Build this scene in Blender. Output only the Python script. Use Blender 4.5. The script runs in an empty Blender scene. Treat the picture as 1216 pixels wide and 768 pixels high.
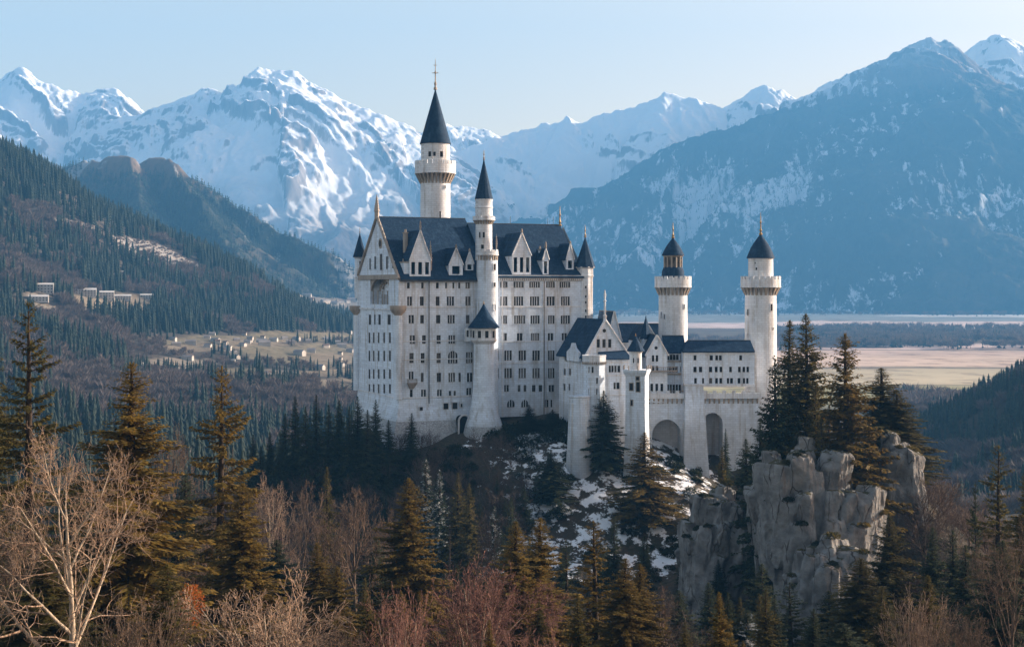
import bpy, math, random
import numpy as np
from mathutils import Vector

# ------------------------------------------------------------------ camera, sky, sun, exposure
SC = bpy.context.scene
COL = SC.collection
F, CZ, HY = 1670.0, 130.0, 340.0      # focal length in photo pixels, eye height over the valley floor, horizon row
cam_d = bpy.data.cameras.new("camera"); cam = bpy.data.objects.new("camera", cam_d); COL.objects.link(cam)
cam.location = (0, 0, CZ); cam.rotation_euler = (math.radians(90), 0, 0)
cam_d.sensor_width = 36.0; cam_d.lens = 36.0 * F / 1216.0
cam_d.shift_y = (HY - 384.0) / 1216.0
cam_d.clip_start = 1.0; cam_d.clip_end = 90000.0
SC.camera = cam

SUN_AZ, SUN_EL = math.radians(70), math.radians(17)   # to the right and a little behind the castle
sun_dir = Vector((math.sin(SUN_AZ) * math.cos(SUN_EL), math.cos(SUN_AZ) * math.cos(SUN_EL), math.sin(SUN_EL)))
world = bpy.data.worlds.new("World"); SC.world = world; world.use_nodes = True
wn = world.node_tree; wn.nodes.clear()
sky = wn.nodes.new("ShaderNodeTexSky"); sky.sky_type = 'NISHITA'; sky.sun_disc = False
sky.sun_elevation = SUN_EL; sky.sun_rotation = SUN_AZ
sky.altitude = 900; sky.air_density = 1.0; sky.dust_density = 4.0; sky.ozone_density = 0.0
bg = wn.nodes.new("ShaderNodeBackground"); bg.inputs["Strength"].default_value = 0.10
wo = wn.nodes.new("ShaderNodeOutputWorld")
tint = wn.nodes.new("ShaderNodeMix"); tint.data_type = 'RGBA'; tint.blend_type = 'MULTIPLY'
tint.inputs[0].default_value = 1.0; tint.inputs[7].default_value = (1.40, 1.01, 0.74, 1)      # white balance of a pale winter sky
wn.links.new(sky.outputs[0], tint.inputs[6]); wn.links.new(tint.outputs[2], bg.inputs[0]); wn.links.new(bg.outputs[0], wo.inputs[0])
sun_d = bpy.data.lights.new("sun", 'SUN'); sun_d.energy = 5.0; sun_d.angle = math.radians(0.5); sun_d.color = (1.0, 0.87, 0.72)
sun = bpy.data.objects.new("sun", sun_d); COL.objects.link(sun)
sun.rotation_euler = sun_dir.to_track_quat('Z', 'Y').to_euler(); sun.location = (200, 100, 900)
SC.view_settings.view_transform = 'Standard'; SC.view_settings.look = 'None'
SC.view_settings.exposure = 1.60; SC.view_settings.gamma = 1.0
SC.cycles.use_denoising = True
SC.cycles.max_bounces = 6; SC.cycles.diffuse_bounces = 3; SC.cycles.volume_bounces = 0
SC.cycles.transmission_bounces = 2; SC.cycles.transparent_max_bounces = 8
HAZE_DENSITY = 0.98e-4
HAZE_COLOR = (0.13, 0.46, 1.0)

# ------------------------------------------------------------------ helpers
def P(px, py, y):
    """world point seen at a photo pixel, y metres away"""
    return ((px - 608.0) * y / F, y, CZ - (py - HY) * y / F)
def ZP(py, y): return CZ - (py - HY) * y / F
def XP(px, y): return (px - 608.0) * y / F

def tag(o, label=None, cat=None, group=None, kind=None):
    if label: o["label"] = label
    if cat: o["category"] = cat
    if group: o["group"] = group
    if kind: o["kind"] = kind
    return o
def empty(name, loc, rz=0.0, scale=None):
    o = bpy.data.objects.new(name, None); COL.objects.link(o)
    o.location = loc; o.rotation_euler = (0, 0, rz); o.empty_display_size = 1.0
    if scale: o.scale = scale
    return o
def link_mesh(name, me, parent=None):
    o = bpy.data.objects.new(name, me); COL.objects.link(o)
    if parent: o.parent = parent
    return o
def mesh_np(name, V, Q, mats, smooth=False, midx=None):
    """fast mesh from numpy arrays; Q is (n,k)"""
    V = np.asarray(V, np.float32); Q = np.asarray(Q, np.int32)
    me = bpy.data.meshes.new(name)
    me.vertices.add(len(V)); me.vertices.foreach_set("co", V.ravel())
    n, k = Q.shape
    me.loops.add(n * k); me.loops.foreach_set("vertex_index", Q.ravel())
    me.polygons.add(n)
    me.polygons.foreach_set("loop_start", np.arange(0, n * k, k, dtype=np.int32))
    me.polygons.foreach_set("loop_total", np.full(n, k, np.int32))
    if smooth: me.polygons.foreach_set("use_smooth", np.ones(n, bool))
    for m in (mats if isinstance(mats, (list, tuple)) else [mats]): me.materials.append(m)
    if midx is not None: me.polygons.foreach_set("material_index", np.asarray(midx, np.int32))
    me.update(calc_edges=True); me.validate()
    return me
def add_attr(me, name, rgb):
    a = me.color_attributes.new(name, 'FLOAT_COLOR', 'POINT')
    c = np.ones((len(me.vertices), 4), np.float32); c[:, :3] = rgb
    a.data.foreach_set("color", c.ravel())
def grid_mesh(name, X, Y, Z, mat, smooth=True):
    ny, nx = X.shape
    V = np.stack([X, Y, Z], -1).reshape(-1, 3)
    i = np.arange(ny * nx).reshape(ny, nx)
    Q = np.stack([i[:-1, :-1], i[:-1, 1:], i[1:, 1:], i[1:, :-1]], -1).reshape(-1, 4)
    return mesh_np(name, V, Q, mat, smooth)

# vectorised gradient noise
_pr = np.random.RandomState(7); _perm = _pr.permutation(512); _perm = np.concatenate([_perm, _perm, _perm[:4]])
_ga = _pr.rand(512) * 2 * np.pi; _gx, _gy = np.cos(_ga), np.sin(_ga)
def noise(x, y, seed=0):
    x = np.asarray(x, float) + seed * 17.31; y = np.asarray(y, float) - seed * 9.77
    xi = np.floor(x).astype(int); yi = np.floor(y).astype(int); fx = x - xi; fy = y - yi
    u = fx * fx * fx * (fx * (fx * 6 - 15) + 10); v = fy * fy * fy * (fy * (fy * 6 - 15) + 10)
    def g(a, b, dx, dy):
        h = _perm[(_perm[(xi + a) & 511] + yi + b) & 511]
        return _gx[h] * dx + _gy[h] * dy
    a = g(0, 0, fx, fy); b = g(1, 0, fx - 1, fy); c = g(0, 1, fx, fy - 1); d = g(1, 1, fx - 1, fy - 1)
    return (a + (b - a) * u + (c + (d - c) * u - a - (b - a) * u) * v) * 1.5
def fbm(x, y, o=4, seed=0, gain=0.5):
    s, a = 0.0, 1.0
    for k in range(o): s = s + a * noise(x * 2 ** k, y * 2 ** k, seed + k); a *= gain
    return s
def ridged(x, y, o=5, seed=0, gain=0.55):
    s, a, w = 0.0, 1.0, 1.0
    for k in range(o):
        n = 1 - np.abs(noise(x * 2 ** k, y * 2 ** k, seed + k)); n = n * n
        s = s + a * n * w; w = np.clip(n * 1.6, 0, 1); a *= gain
    return s
class Surf:
    """smooth height surface through scattered points (thin plate), with fine noise"""
    def __init__(s, pts, sc):
        p = np.array(pts, float); s.sc = sc; s.q = p[:, :2] / sc
        n = len(p); A = np.zeros((n + 3, n + 3))
        d = np.linalg.norm(s.q[:, None] - s.q[None], axis=-1)
        A[:n, :n] = s.k(d) + np.eye(n) * 1e-4; A[:n, n] = 1; A[:n, n + 1:] = s.q; A[n, :n] = 1; A[n + 1:, :n] = s.q.T
        s.w = np.linalg.solve(A, np.concatenate([p[:, 2], [0, 0, 0]]))
    @staticmethod
    def k(d): return np.where(d > 1e-9, d * d * np.log(np.maximum(d, 1e-9)), 0)
    def __call__(s, x, y):
        x = np.asarray(x, float); y = np.asarray(y, float); sh = np.broadcast(x, y).shape
        x = np.broadcast_to(x, sh).ravel(); y = np.broadcast_to(y, sh).ravel(); n = len(s.q); out = np.zeros(len(x))
        for i in range(0, len(x), 20000):
            q = np.stack([x[i:i + 20000], y[i:i + 20000]], -1) / s.sc
            d = np.sqrt(((q[:, None] - s.q[None]) ** 2).sum(-1))
            out[i:i + 20000] = s.k(d) @ s.w[:n] + s.w[n] + q @ s.w[n + 1:]
        return out.reshape(sh)
def smooth01(a, b, x):
    t = np.clip((x - a) / (b - a), 0, 1); return t * t * (3 - 2 * t)
def in_poly(poly, x, y):
    r = np.zeros(np.shape(x), bool); n = len(poly); j = n - 1
    for i in range(n):
        xi, yi = poly[i]; xj, yj = poly[j]
        c = ((yi > y) != (yj > y)) & (x < (xj - xi) * (y - yi) / (yj - yi + 1e-12) + xi); r ^= c; j = i
    return r

# ------------------------------------------------------------------ materials
class NT:
    def __init__(s, name):
        s.m = bpy.data.materials.new(name); s.m.use_nodes = True; s.t = s.m.node_tree; s.t.nodes.clear()
        s.out = s.t.nodes.new("ShaderNodeOutputMaterial")
    def n(s, typ, props=None, **ins):
        nd = s.t.nodes.new("ShaderNode" + typ)
        for k, v in (props or {}).items(): setattr(nd, k, v)
        for k, v in ins.items():
            k = int(k[1:]) if k[0] == "i" and k[1:].isdigit() else k.replace("_", " ")
            s.set(nd.inputs[k], v)
        return nd
    def set(s, inp, v):
        if isinstance(v, bpy.types.Node): v = v.outputs[0]
        if isinstance(v, bpy.types.NodeSocket): s.t.links.new(v, inp)
        else: inp.default_value = (*v, 1.0) if (isinstance(v, tuple) and len(v) == 3 and inp.type == 'RGBA') else v
    def mix(s, f, a, b, mode='MIX'):
        nd = s.t.nodes.new("ShaderNodeMix"); nd.data_type = 'RGBA'; nd.blend_type = mode
        s.set(nd.inputs[0], f); s.set(nd.inputs[6], a); s.set(nd.inputs[7], b); return nd.outputs[2]
    def math(s, op, a, b=None, c=None, clamp=False):
        nd = s.t.nodes.new("ShaderNodeMath"); nd.operation = op; nd.use_clamp = clamp
        s.set(nd.inputs[0], a)
        if b is not None: s.set(nd.inputs[1], b)
        if c is not None: s.set(nd.inputs[2], c)
        return nd.outputs[0]
    def ramp(s, f, lo, hi):
        nd = s.n("MapRange", {"interpolation_type": 'SMOOTHSTEP'}, i0=f, i1=lo, i2=hi, i3=0.0, i4=1.0); return nd.outputs[0]
    def pos(s, sx=1, sy=1, sz=1):
        g = s.n("NewGeometry"); m = s.n("Mapping", None, Vector=g.outputs["Position"], Scale=(sx, sy, sz)); return m.outputs[0]
    def nrm_z(s):
        g = s.n("NewGeometry"); return s.n("SeparateXYZ", None, i0=g.outputs["Normal"]).outputs[2]
    def noise(s, vec, scale, detail=4.0, rough=0.55):
        nd = s.n("TexNoise", None, Vector=vec, Scale=scale, Detail=detail, Roughness=rough); return nd.outputs[0]
    def bsdf(s, col, rough=0.8, bump=None, bdist=0.1, spec=0.3, metal=0.0, bstr=1.0):
        p = s.n("BsdfPrincipled", None, Base_Color=col, Roughness=rough, Metallic=metal)
        p.inputs["Specular IOR Level"].default_value = spec
        if bump is not None: s.t.links.new(s.n("Bump", None, Height=bump, Distance=bdist, Strength=bstr).outputs[0], p.inputs["Normal"])
        return p
    def done(s, sh):
        s.t.links.new(sh.outputs[0], s.out.inputs[0]); return s.m
M = {}
def simple(name, col, rough=0.8, spec=0.3, metal=0.0, var=0.15, scale=1.0):
    t = NT(name); nz = t.noise(t.pos(), scale); c2 = tuple(c * (1 - 2 * var) for c in col)
    M[name] = t.done(t.bsdf(t.mix(t.ramp(nz, .35, .7), col, c2), rough, spec=spec, metal=metal)); return M[name]

def mat_stone(name, base, dark, blocks=True, rubble=False):
    t = NT(name); p = t.pos()
    c = t.mix(t.ramp(t.noise(p, .22, 5), .38, .72), base, tuple(a * .84 for a in base))
    c = t.mix(t.math('MULTIPLY', t.ramp(t.noise(t.pos(1, 1, .10), .75, 6, .6), .47, .76), .85), c, dark)      # rain streaks
    c = t.mix(t.math('MULTIPLY', t.ramp(t.noise(t.pos(1, 1, .045), 2.4, 5, .6), .52, .72), .30), c, tuple(a * 1.25 for a in dark))      # fine runs below sills
    zz = t.n("SeparateXYZ", None, i0=t.n("NewGeometry").outputs["Position"]).outputs[2]
    c = t.mix(t.math('MULTIPLY', t.ramp(t.math('ADD', zz, t.math('MULTIPLY', t.noise(p, .25, 5), -14.0)), CZ - 36, CZ - 52), .55), c, tuple(a * .8 for a in dark))      # damp, mossy foot
    h = t.noise(p, 3.0, 3)
    if rubble:
        v = t.n("TexVoronoi", {"feature": 'DISTANCE_TO_EDGE'}, Vector=t.pos(1, 1, 1.4), Scale=1.5)
        vc = t.n("TexVoronoi", None, Vector=t.pos(1, 1, 1.4), Scale=1.5)
        e = t.ramp(v.outputs[0], -0.05, 0.14)
        cell = t.n("SeparateColor", None, i0=vc.outputs["Color"]).outputs[0]
        c = t.mix(t.math('MULTIPLY', cell, .55), c, dark); c = t.mix(e, tuple(a * .62 for a in dark), c)
        return t.done(t.bsdf(c, .9, e, .25))
    if blocks:
        g = t.n("NewGeometry"); s = t.n("SeparateXYZ", None, i0=g.outputs["Position"])
        xy = t.math('ADD', t.math('MULTIPLY', s.outputs[0], .92), t.math('MULTIPLY', s.outputs[1], .55))
        v = t.n("CombineXYZ", None, i0=xy, i1=s.outputs[2])
        b = t.n("TexBrick", None, Vector=v, Scale=1.0, Color1=(1, 1, 1), Color2=(.82, .82, .83), Mortar=(.60, .60, .60))
        b.inputs["Mortar Size"].default_value = .035; b.inputs["Brick Width"].default_value = 1.3; b.inputs["Row Height"].default_value = .62
        c = t.mix(.75, c, b.outputs[0], 'MULTIPLY')
    return t.done(t.bsdf(c, .88, h, .05))
M["stone"] = mat_stone("white_limestone", (.71, .80, .92), (.36, .34, .32))
M["stone_warm"] = mat_stone("weathered_tower_stone", (.74, .77, .82), (.34, .29, .25))
M["rubble"] = mat_stone("rubble_stone", (.62, .66, .71), (.42, .42, .43), False, True)
M["trim"] = mat_stone("carved_stone", (.36, .315, .275), (.15, .12, .10), False)
M["render"] = mat_stone("pale_plaster", (.78, .75, .73), (.42, .38, .34), False)
def mat_slate():
    t = NT("blue_slate"); p = t.pos()
    g = t.n("NewGeometry"); s = t.n("SeparateXYZ", None, i0=g.outputs["Position"])
    xy = t.math('ADD', t.math('MULTIPLY', s.outputs[0], .92), t.math('MULTIPLY', s.outputs[1], .42))
    b = t.n("TexBrick", None, Vector=t.n("CombineXYZ", None, i0=xy, i1=s.outputs[2]), Scale=1.0, Color1=(.009, .033, .076), Color2=(.020, .052, .104), Mortar=(.010, .018, .030))
    b.inputs["Mortar Size"].default_value = .03; b.inputs["Brick Width"].default_value = .55; b.inputs["Row Height"].default_value = .36
    c = t.mix(t.ramp(t.noise(t.pos(1, 1, .18), .9, 6, .65), .48, .78), b.outputs[0], (.036, .078, .135))
    return t.done(t.bsdf(c, .75, t.noise(p, 2.5, 3), .05, spec=.08))
M["slate"] = mat_slate()
def mat_glass(name, col, rough):
    t = NT(name); c = t.mix(t.ramp(t.noise(t.pos(), .55, 1), .4, .6), col, tuple(a * .35 for a in col))
    return t.done(t.bsdf(c, rough, spec=.18))
M["glass"] = mat_glass("window_glass", (.014, .014, .016), .35)
M["glass_pale"] = mat_glass("pale_reflection_glass", (.12, .11, .10), .35)  # reflected brightness painted in as a paler pane colour
simple("window_frame", (.15, .125, .105), .7, scale=2.0)
simple("gilt", (.42, .27, .10), .45, .5, .6, .2, 3.0)
simple("lead", (.05, .055, .06), .5, .5, 0, .2, 1.0)
simple("dark_void", (.012, .012, .013), .9, .1)
simple("house_wall", (.46, .43, .40), .9, scale=.05)
simple("house_roof", (.15, .105, .085), .9, scale=.1)
simple("snowy_roof", (.27, .25, .25), .9, scale=.1)

def mat_bark(name, col, var=.4):
    t = NT(name); c = t.mix(t.ramp(t.noise(t.pos(3, 3, .8), 2.2, 5), .35, .68), col, tuple(a * (1 - var * 1.5) for a in col))
    return t.done(t.bsdf(c, .9, spec=.15))
M["bark"] = mat_bark("spruce_bark", (.050, .036, .026))
M["bark_pale"] = mat_bark("pale_bark", (.46, .37, .28))
M["bark_grey"] = mat_bark("grey_bark", (.17, .125, .095))
M["twig_red"] = mat_bark("reddish_twigs", (.245, .130, .105))
M["twig_brown"] = mat_bark("brown_twigs", (.165, .115, .085))
M["twig_pale"] = mat_bark("pale_twigs", (.36, .25, .18))
M["twig_grey"] = mat_bark("grey_twigs", (.120, .092, .078))
def mat_leaf(name, a, b, snow=0.0, trans=.42):
    t = NT(name); oi = t.n("ObjectInfo")
    c = t.mix(t.ramp(t.noise(t.pos(), .55, 4, .6), .35, .68), a, b)
    c = t.mix(t.math('MULTIPLY', oi.outputs["Random"], .5), c, tuple(x * .5 for x in a))
    if snow > 0:
        s = t.math('MULTIPLY', t.ramp(t.noise(t.pos(), .8, 3), .5, .62), snow)
        c = t.mix(s, c, (.66, .68, .72))
    d = t.bsdf(c, .75, spec=.15); tr = t.n("BsdfTranslucent", None, Color=c)
    return t.done(t.n("MixShader", None, i0=trans, i1=d, i2=tr))
M["needle_gold"] = mat_leaf("sunlit_gold_needles", (.130, .092, .022), (.225, .150, .032))  # gold of the low sun put into the needle colour
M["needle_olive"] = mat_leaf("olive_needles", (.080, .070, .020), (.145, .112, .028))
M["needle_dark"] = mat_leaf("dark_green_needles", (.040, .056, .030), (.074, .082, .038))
M["needle_snow"] = mat_leaf("frosted_needles", (.030, .048, .030), (.055, .072, .044), .7)
M["rust_leaf"] = mat_leaf("rust_leaves", (.42, .13, .03), (.30, .085, .022))
M["shrub"] = mat_leaf("shrub_leaves", (.026, .036, .018), (.05, .052, .026))
M["shrub_snow"] = mat_leaf("snowy_shrub_leaves", (.034, .048, .034), (.06, .07, .05), .95)
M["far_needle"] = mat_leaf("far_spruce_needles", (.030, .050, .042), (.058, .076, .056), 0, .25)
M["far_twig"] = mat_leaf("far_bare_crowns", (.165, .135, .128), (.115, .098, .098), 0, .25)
# ------------------------------------------------------------------ haze: one closed box of even air round everything below the sky
hx0, hx1, hy0, hy1, hz0, hz1 = -7500, 7500, -1000, 10150, -420, 2010
hv = [(x, y, z) for z in (hz0, hz1) for y in (hy0, hy1) for x in (hx0, hx1)]
ht = NT("valley_haze")
pv = ht.t.nodes.new("ShaderNodeVolumePrincipled")
pv.inputs["Color"].default_value = (*HAZE_COLOR, 1); pv.inputs["Density"].default_value = HAZE_DENSITY; pv.inputs["Anisotropy"].default_value = 0.0
ht.t.links.new(pv.outputs[0], ht.out.inputs["Volume"])
haze = link_mesh("haze", mesh_np("haze", hv, [(0, 2, 3, 1), (4, 5, 7, 6), (0, 1, 5, 4), (2, 6, 7, 3), (0, 4, 6, 2), (1, 3, 7, 5)], ht.m))
tag(haze, kind="stuff")

# ------------------------------------------------------------------ terrain materials
def mat_ground():
    t = NT("hill_ground"); at = t.n("VertexColor", {"layer_name": "snow"})
    c = t.mix(t.ramp(t.noise(t.pos(), .25, 6), .35, .7), (.050, .037, .025), (.026, .028, .016))
    c = t.mix(t.ramp(t.noise(t.pos(), 1.3, 4), .5, .75), c, (.085, .062, .040))
    sn = t.n("SeparateColor", None, i0=at.outputs[0]).outputs[0]
    k = t.math('ADD', t.noise(t.pos(), .26, 8, .68), t.math('MULTIPLY', sn, .24))
    c = t.mix(t.ramp(k, .73, .79), c, (.80, .82, .86))
    return t.done(t.bsdf(c, .9, t.noise(t.pos(), .9, 5), .5))
M["ground"] = mat_ground()
def mat_attr(name, tree=0.0, sc=.02):
    t = NT(name); at = t.n("VertexColor", {"layer_name": "soil"})
    c = t.mix(t.ramp(t.noise(t.pos(), sc, 6), .35, .7), at.outputs[0], t.mix(1.0, at.outputs[0], (.72, .72, .70), 'MULTIPLY')); c = t.mix(t.ramp(t.noise(t.pos(), sc * 6, 5, .7), .48, .66), c, t.mix(1.0, c, (.55, .52, .50), 'MULTIPLY'))
    return t.done(t.bsdf(c, .95, spec=.1))
M["fields"] = mat_attr("valley_fields", sc=.0025)
M["forest_floor"] = mat_attr("hillside_soil", sc=.03)
def mat_alp(name, lo, hi, rock=(.25, .235, .235), wood=(.040, .045, .036), snow_slope=.52, streak=0.0, woodtop=None, fs=1.0, lowsnow=0.0, ribw=.85):
    """snow, rock and forest by height, slope and broken noise"""
    t = NT(name); g = t.n("NewGeometry"); z = t.n("SeparateXYZ", None, i0=g.outputs["Position"]).outputs[2]
    nz = t.nrm_z(); rib = t.n("SeparateColor", None, i0=t.n("VertexColor", {"layer_name": "rib"}).outputs[0]).outputs[0]
    n1 = t.noise(t.pos(.0016 * fs, .0016 * fs, .0016 * fs), 1.0, 9, .62)
    n2 = t.noise(t.pos(.030 * fs, .012 * fs, .007 * fs), 1.0, 10, .70)          # drawn out down the slope
    zz = t.math('ADD', z, t.math('MULTIPLY', t.math('SUBTRACT', n1, .5), 900.0))
    a = t.ramp(zz, lo, hi)
    sl = t.math('ADD', t.math('ADD', nz, t.math('MULTIPLY', t.math('SUBTRACT', n2, .5), .95)), t.math('MULTIPLY', t.math('SUBTRACT', .68, rib), ribw))
    sn = t.math('MULTIPLY', a, t.ramp(sl, snow_slope - .13, snow_slope + .10))
    rk = t.mix(t.ramp(n2, .35, .7), rock, tuple(c * .55 for c in rock))
    base = rk
    if woodtop is not None:
        wz = t.math('ADD', z, t.math('MULTIPLY', t.math('SUBTRACT', n2, .5), 500.0))
        wd = t.mix(t.ramp(t.noise(t.pos(.02, .02, .004), 1.0, 4, .7), .3, .7), wood, tuple(c * .4 for c in wood)); wd = t.mix(t.math('MULTIPLY', t.ramp(t.noise(t.pos(.0022, .0022, .0012), 1.0, 5, .6), .48, .62), .7), wd, (.085, .075, .060))
        base = t.mix(t.ramp(wz, woodtop - 90, woodtop + 90), wd, rk)
    if streak > 0:
        n3 = t.noise(t.pos(.022, .010, .0017), 1.0, 7, .62); n4 = t.noise(t.pos(.06, .06, .014), 1.0, 3, .6)
        n5 = t.noise(t.pos(.0013, .0013, .0013), 1.0, 4)
        k = t.math('ADD', t.math('ADD', t.math('MULTIPLY', n3, .72), t.math('MULTIPLY', n4, .22)), t.math('ADD', t.math('MULTIPLY', n5, .7), t.math('MULTIPLY', t.math('SUBTRACT', .70, rib), .22)))
        base = t.mix(t.math('MULTIPLY', t.ramp(k, .865, .96), streak), base, (.60, .63, .68))
    c = t.mix(sn, base, (.82, .83, .86))
    if lowsnow > 0: c = t.mix(t.math('MULTIPLY', t.ramp(n1, .45, .62), lowsnow), c, (.75, .77, .8))
    return t.done(t.bsdf(c, .85, spec=.1))

def dm(c): return c if c < 9000 else 9000 + (c - 9000) * .12      # the far ranges stand closer together
def tent(X, Y, ridges, slope, seed, gully=1.0, fine=1.0, L=300.0):
    """mountain mass: the highest of many sloping ridges, fluted by gullies that run straight down from each crest"""
    wx = X + fbm(X / 900, Y / 900, 4, seed) * 70; wy = Y + fbm(X / 900, Y / 900, 4, seed + 11) * 70
    H = np.full(X.shape, -1e9); D = np.zeros(X.shape); S = np.zeros(X.shape); s0 = 0.0
    for r in ridges:
        sl = slope
        if isinstance(r, tuple): sl, r = r
        p = np.array([P(a, b, dm(c * 1000.0)) for a, b, c in r])
        for i in range(len(p) - 1):
            a, b = p[i], p[i + 1]; ab = b[:2] - a[:2]; l2 = max(ab @ ab, 1e-6)
            t = np.clip(((wx - a[0]) * ab[0] + (wy - a[1]) * ab[1]) / l2, 0, 1)
            qx, qy = wx - a[0] - t * ab[0], wy - a[1] - t * ab[1]; d = np.hypot(qx, qy)
            ang = np.where((t <= 0) | (t >= 1), np.arctan2(qy, qx) * np.minimum(d, 600), 0)
            side = np.sign(qx * ab[1] - qy * ab[0]) * 5000
            h = a[2] + t * (b[2] - a[2]) - d * sl
            m = h > H; H = np.where(m, h, H); D = np.where(m, d, D); S = np.where(m, s0 + t * math.sqrt(l2) + ang * .7 + side, S)
            s0 += math.sqrt(l2)
        s0 += 3000
    wob = fbm(X / 500, Y / 500, 4, seed + 21) * 110
    R = np.zeros(X.shape); A = 0
    for k, (ls, am, st) in enumerate(((1.0, .34, 5.0), (.42, .10, 4.5), (.17, .034, 3.5))):
        rd = 1 - np.abs(noise((S + wob * (1 + k * .4)) / (L * ls), D / (L * ls * st) + 40 * k, seed + 30 + k)) * 1.5
        w = np.clip(D / (L * ls * 1.3), 0, 1); H = H + (rd - .75) * am * L * gully * w; R = R + rd * am; A += am
    H = H + fbm(X / 60, Y / 60, 3, seed + 5) * 9 * fine + (ridged(X / 190, Y / 190, 4, seed + 6) - 1) * 16 * fine
    return H, R / A
def mountain(name, label, x0, x1, y0, y1, nx, ny, ridges, slope, mat, seed, drop=0.0, **k):
    q = dm((y0 + y1) / 2) / ((y0 + y1) / 2); x0 *= q; x1 *= q; y0 = dm(y0); y1 = dm(y1)
    nx = int(nx * 1.35); ny = int(ny * 1.35); xs = np.linspace(x0, x1, nx); ys = np.linspace(y0, y1, ny); X, Y = np.meshgrid(xs, ys)
    H, rib = tent(X, Y, ridges, slope, seed, **k); H = np.maximum(H, -300.0)
    o = link_mesh(name, grid_mesh(name, X, Y, H, mat)); add_attr(o.data, "rib", np.repeat(rib.reshape(-1, 1), 3, 1)); tag(o, label, None, None, "structure")
    return X, Y, H

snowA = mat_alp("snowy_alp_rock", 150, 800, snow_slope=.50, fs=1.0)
snowB = mat_alp("warm_grey_alp_rock", 250, 900, snow_slope=.54, fs=1.2, rock=(.30, .27, .26))  # rock a little lighter and warmer, for softer contrast with the snow
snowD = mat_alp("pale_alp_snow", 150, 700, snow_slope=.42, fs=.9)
wood_alp = mat_alp("wooded_alp", 1450, 2050, snow_slope=.62, streak=1.0, woodtop=1330, rock=(.16, .12, .095), wood=(.034, .040, .034))
knob_mat = mat_alp("wooded_rock_knob", 3000, 4000, streak=.35, woodtop=440, rock=(.20, .145, .105), wood=(.036, .044, .036), fs=2.5)
ridge_mat = mat_alp("dark_wooded_ridge", 3000, 4000, woodtop=2500, wood=(.040, .048, .040))

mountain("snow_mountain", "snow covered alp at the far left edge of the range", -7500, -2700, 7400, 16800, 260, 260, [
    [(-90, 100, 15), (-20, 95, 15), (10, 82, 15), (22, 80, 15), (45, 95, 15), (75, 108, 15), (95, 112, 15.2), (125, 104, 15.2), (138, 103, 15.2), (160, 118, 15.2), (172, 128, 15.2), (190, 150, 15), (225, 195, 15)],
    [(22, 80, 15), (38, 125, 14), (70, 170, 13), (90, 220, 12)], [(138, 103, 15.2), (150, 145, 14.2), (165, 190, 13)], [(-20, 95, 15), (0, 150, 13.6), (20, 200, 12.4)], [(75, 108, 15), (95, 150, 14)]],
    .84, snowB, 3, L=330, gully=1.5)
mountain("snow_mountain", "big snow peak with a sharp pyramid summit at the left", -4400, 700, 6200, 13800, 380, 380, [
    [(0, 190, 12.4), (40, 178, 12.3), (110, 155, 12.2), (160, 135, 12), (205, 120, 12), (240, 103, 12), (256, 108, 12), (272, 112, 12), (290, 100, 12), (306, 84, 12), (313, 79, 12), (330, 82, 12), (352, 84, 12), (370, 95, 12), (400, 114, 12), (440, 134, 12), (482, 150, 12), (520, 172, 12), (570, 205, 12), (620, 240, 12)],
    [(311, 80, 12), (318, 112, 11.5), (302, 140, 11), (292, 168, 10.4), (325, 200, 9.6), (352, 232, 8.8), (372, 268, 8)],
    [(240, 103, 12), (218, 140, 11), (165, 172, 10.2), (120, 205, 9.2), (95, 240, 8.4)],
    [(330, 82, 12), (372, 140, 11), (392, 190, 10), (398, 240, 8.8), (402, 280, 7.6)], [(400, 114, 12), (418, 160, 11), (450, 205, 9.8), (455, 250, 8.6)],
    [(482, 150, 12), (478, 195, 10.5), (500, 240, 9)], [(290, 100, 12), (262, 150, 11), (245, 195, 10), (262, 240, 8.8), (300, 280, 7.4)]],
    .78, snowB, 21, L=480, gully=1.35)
mountain("snow_mountain", "small snow peaks behind the tallest castle tower", -1700, 500, 8300, 16500, 150, 120, [
    [(400, 160, 15), (440, 150, 15), (480, 160, 15), (505, 152, 15), (518, 150, 15), (530, 146, 15), (545, 150, 15), (562, 149, 15), (580, 152, 15), (595, 164, 15), (620, 185, 15)],
    [(530, 146, 15), (550, 190, 13.8)], [(562, 149, 15), (590, 190, 14)]], .8, snowA, 31, L=260)
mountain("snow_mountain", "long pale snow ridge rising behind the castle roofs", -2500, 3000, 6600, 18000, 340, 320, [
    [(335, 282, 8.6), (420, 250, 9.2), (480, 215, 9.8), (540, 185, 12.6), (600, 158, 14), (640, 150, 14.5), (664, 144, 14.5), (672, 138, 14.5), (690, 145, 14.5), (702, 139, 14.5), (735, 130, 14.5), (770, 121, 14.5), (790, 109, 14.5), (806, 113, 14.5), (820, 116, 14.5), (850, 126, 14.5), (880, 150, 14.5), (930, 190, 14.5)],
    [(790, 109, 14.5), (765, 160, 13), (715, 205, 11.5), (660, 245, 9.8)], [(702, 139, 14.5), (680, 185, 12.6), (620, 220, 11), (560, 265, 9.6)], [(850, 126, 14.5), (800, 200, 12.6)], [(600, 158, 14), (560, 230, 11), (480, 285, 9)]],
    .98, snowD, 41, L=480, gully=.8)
mountain("snow_mountain", "dark sided snow peak in the saddle before the wooded mountain", 700, 3800, 8300, 17500, 220, 180, [
    [(730, 215, 15.5), (780, 175, 15.5), (840, 140, 15.5), (866, 119, 15.5), (886, 108, 15.5), (905, 102, 15.5), (926, 109, 15.5), (950, 123, 15.5), (985, 140, 15.5)],
    [(905, 102, 15.5), (880, 150, 13), (850, 200, 12)], [(866, 119, 15.5), (820, 170, 13)]], .8, snowA, 51, L=300, gully=1.4)
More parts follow.
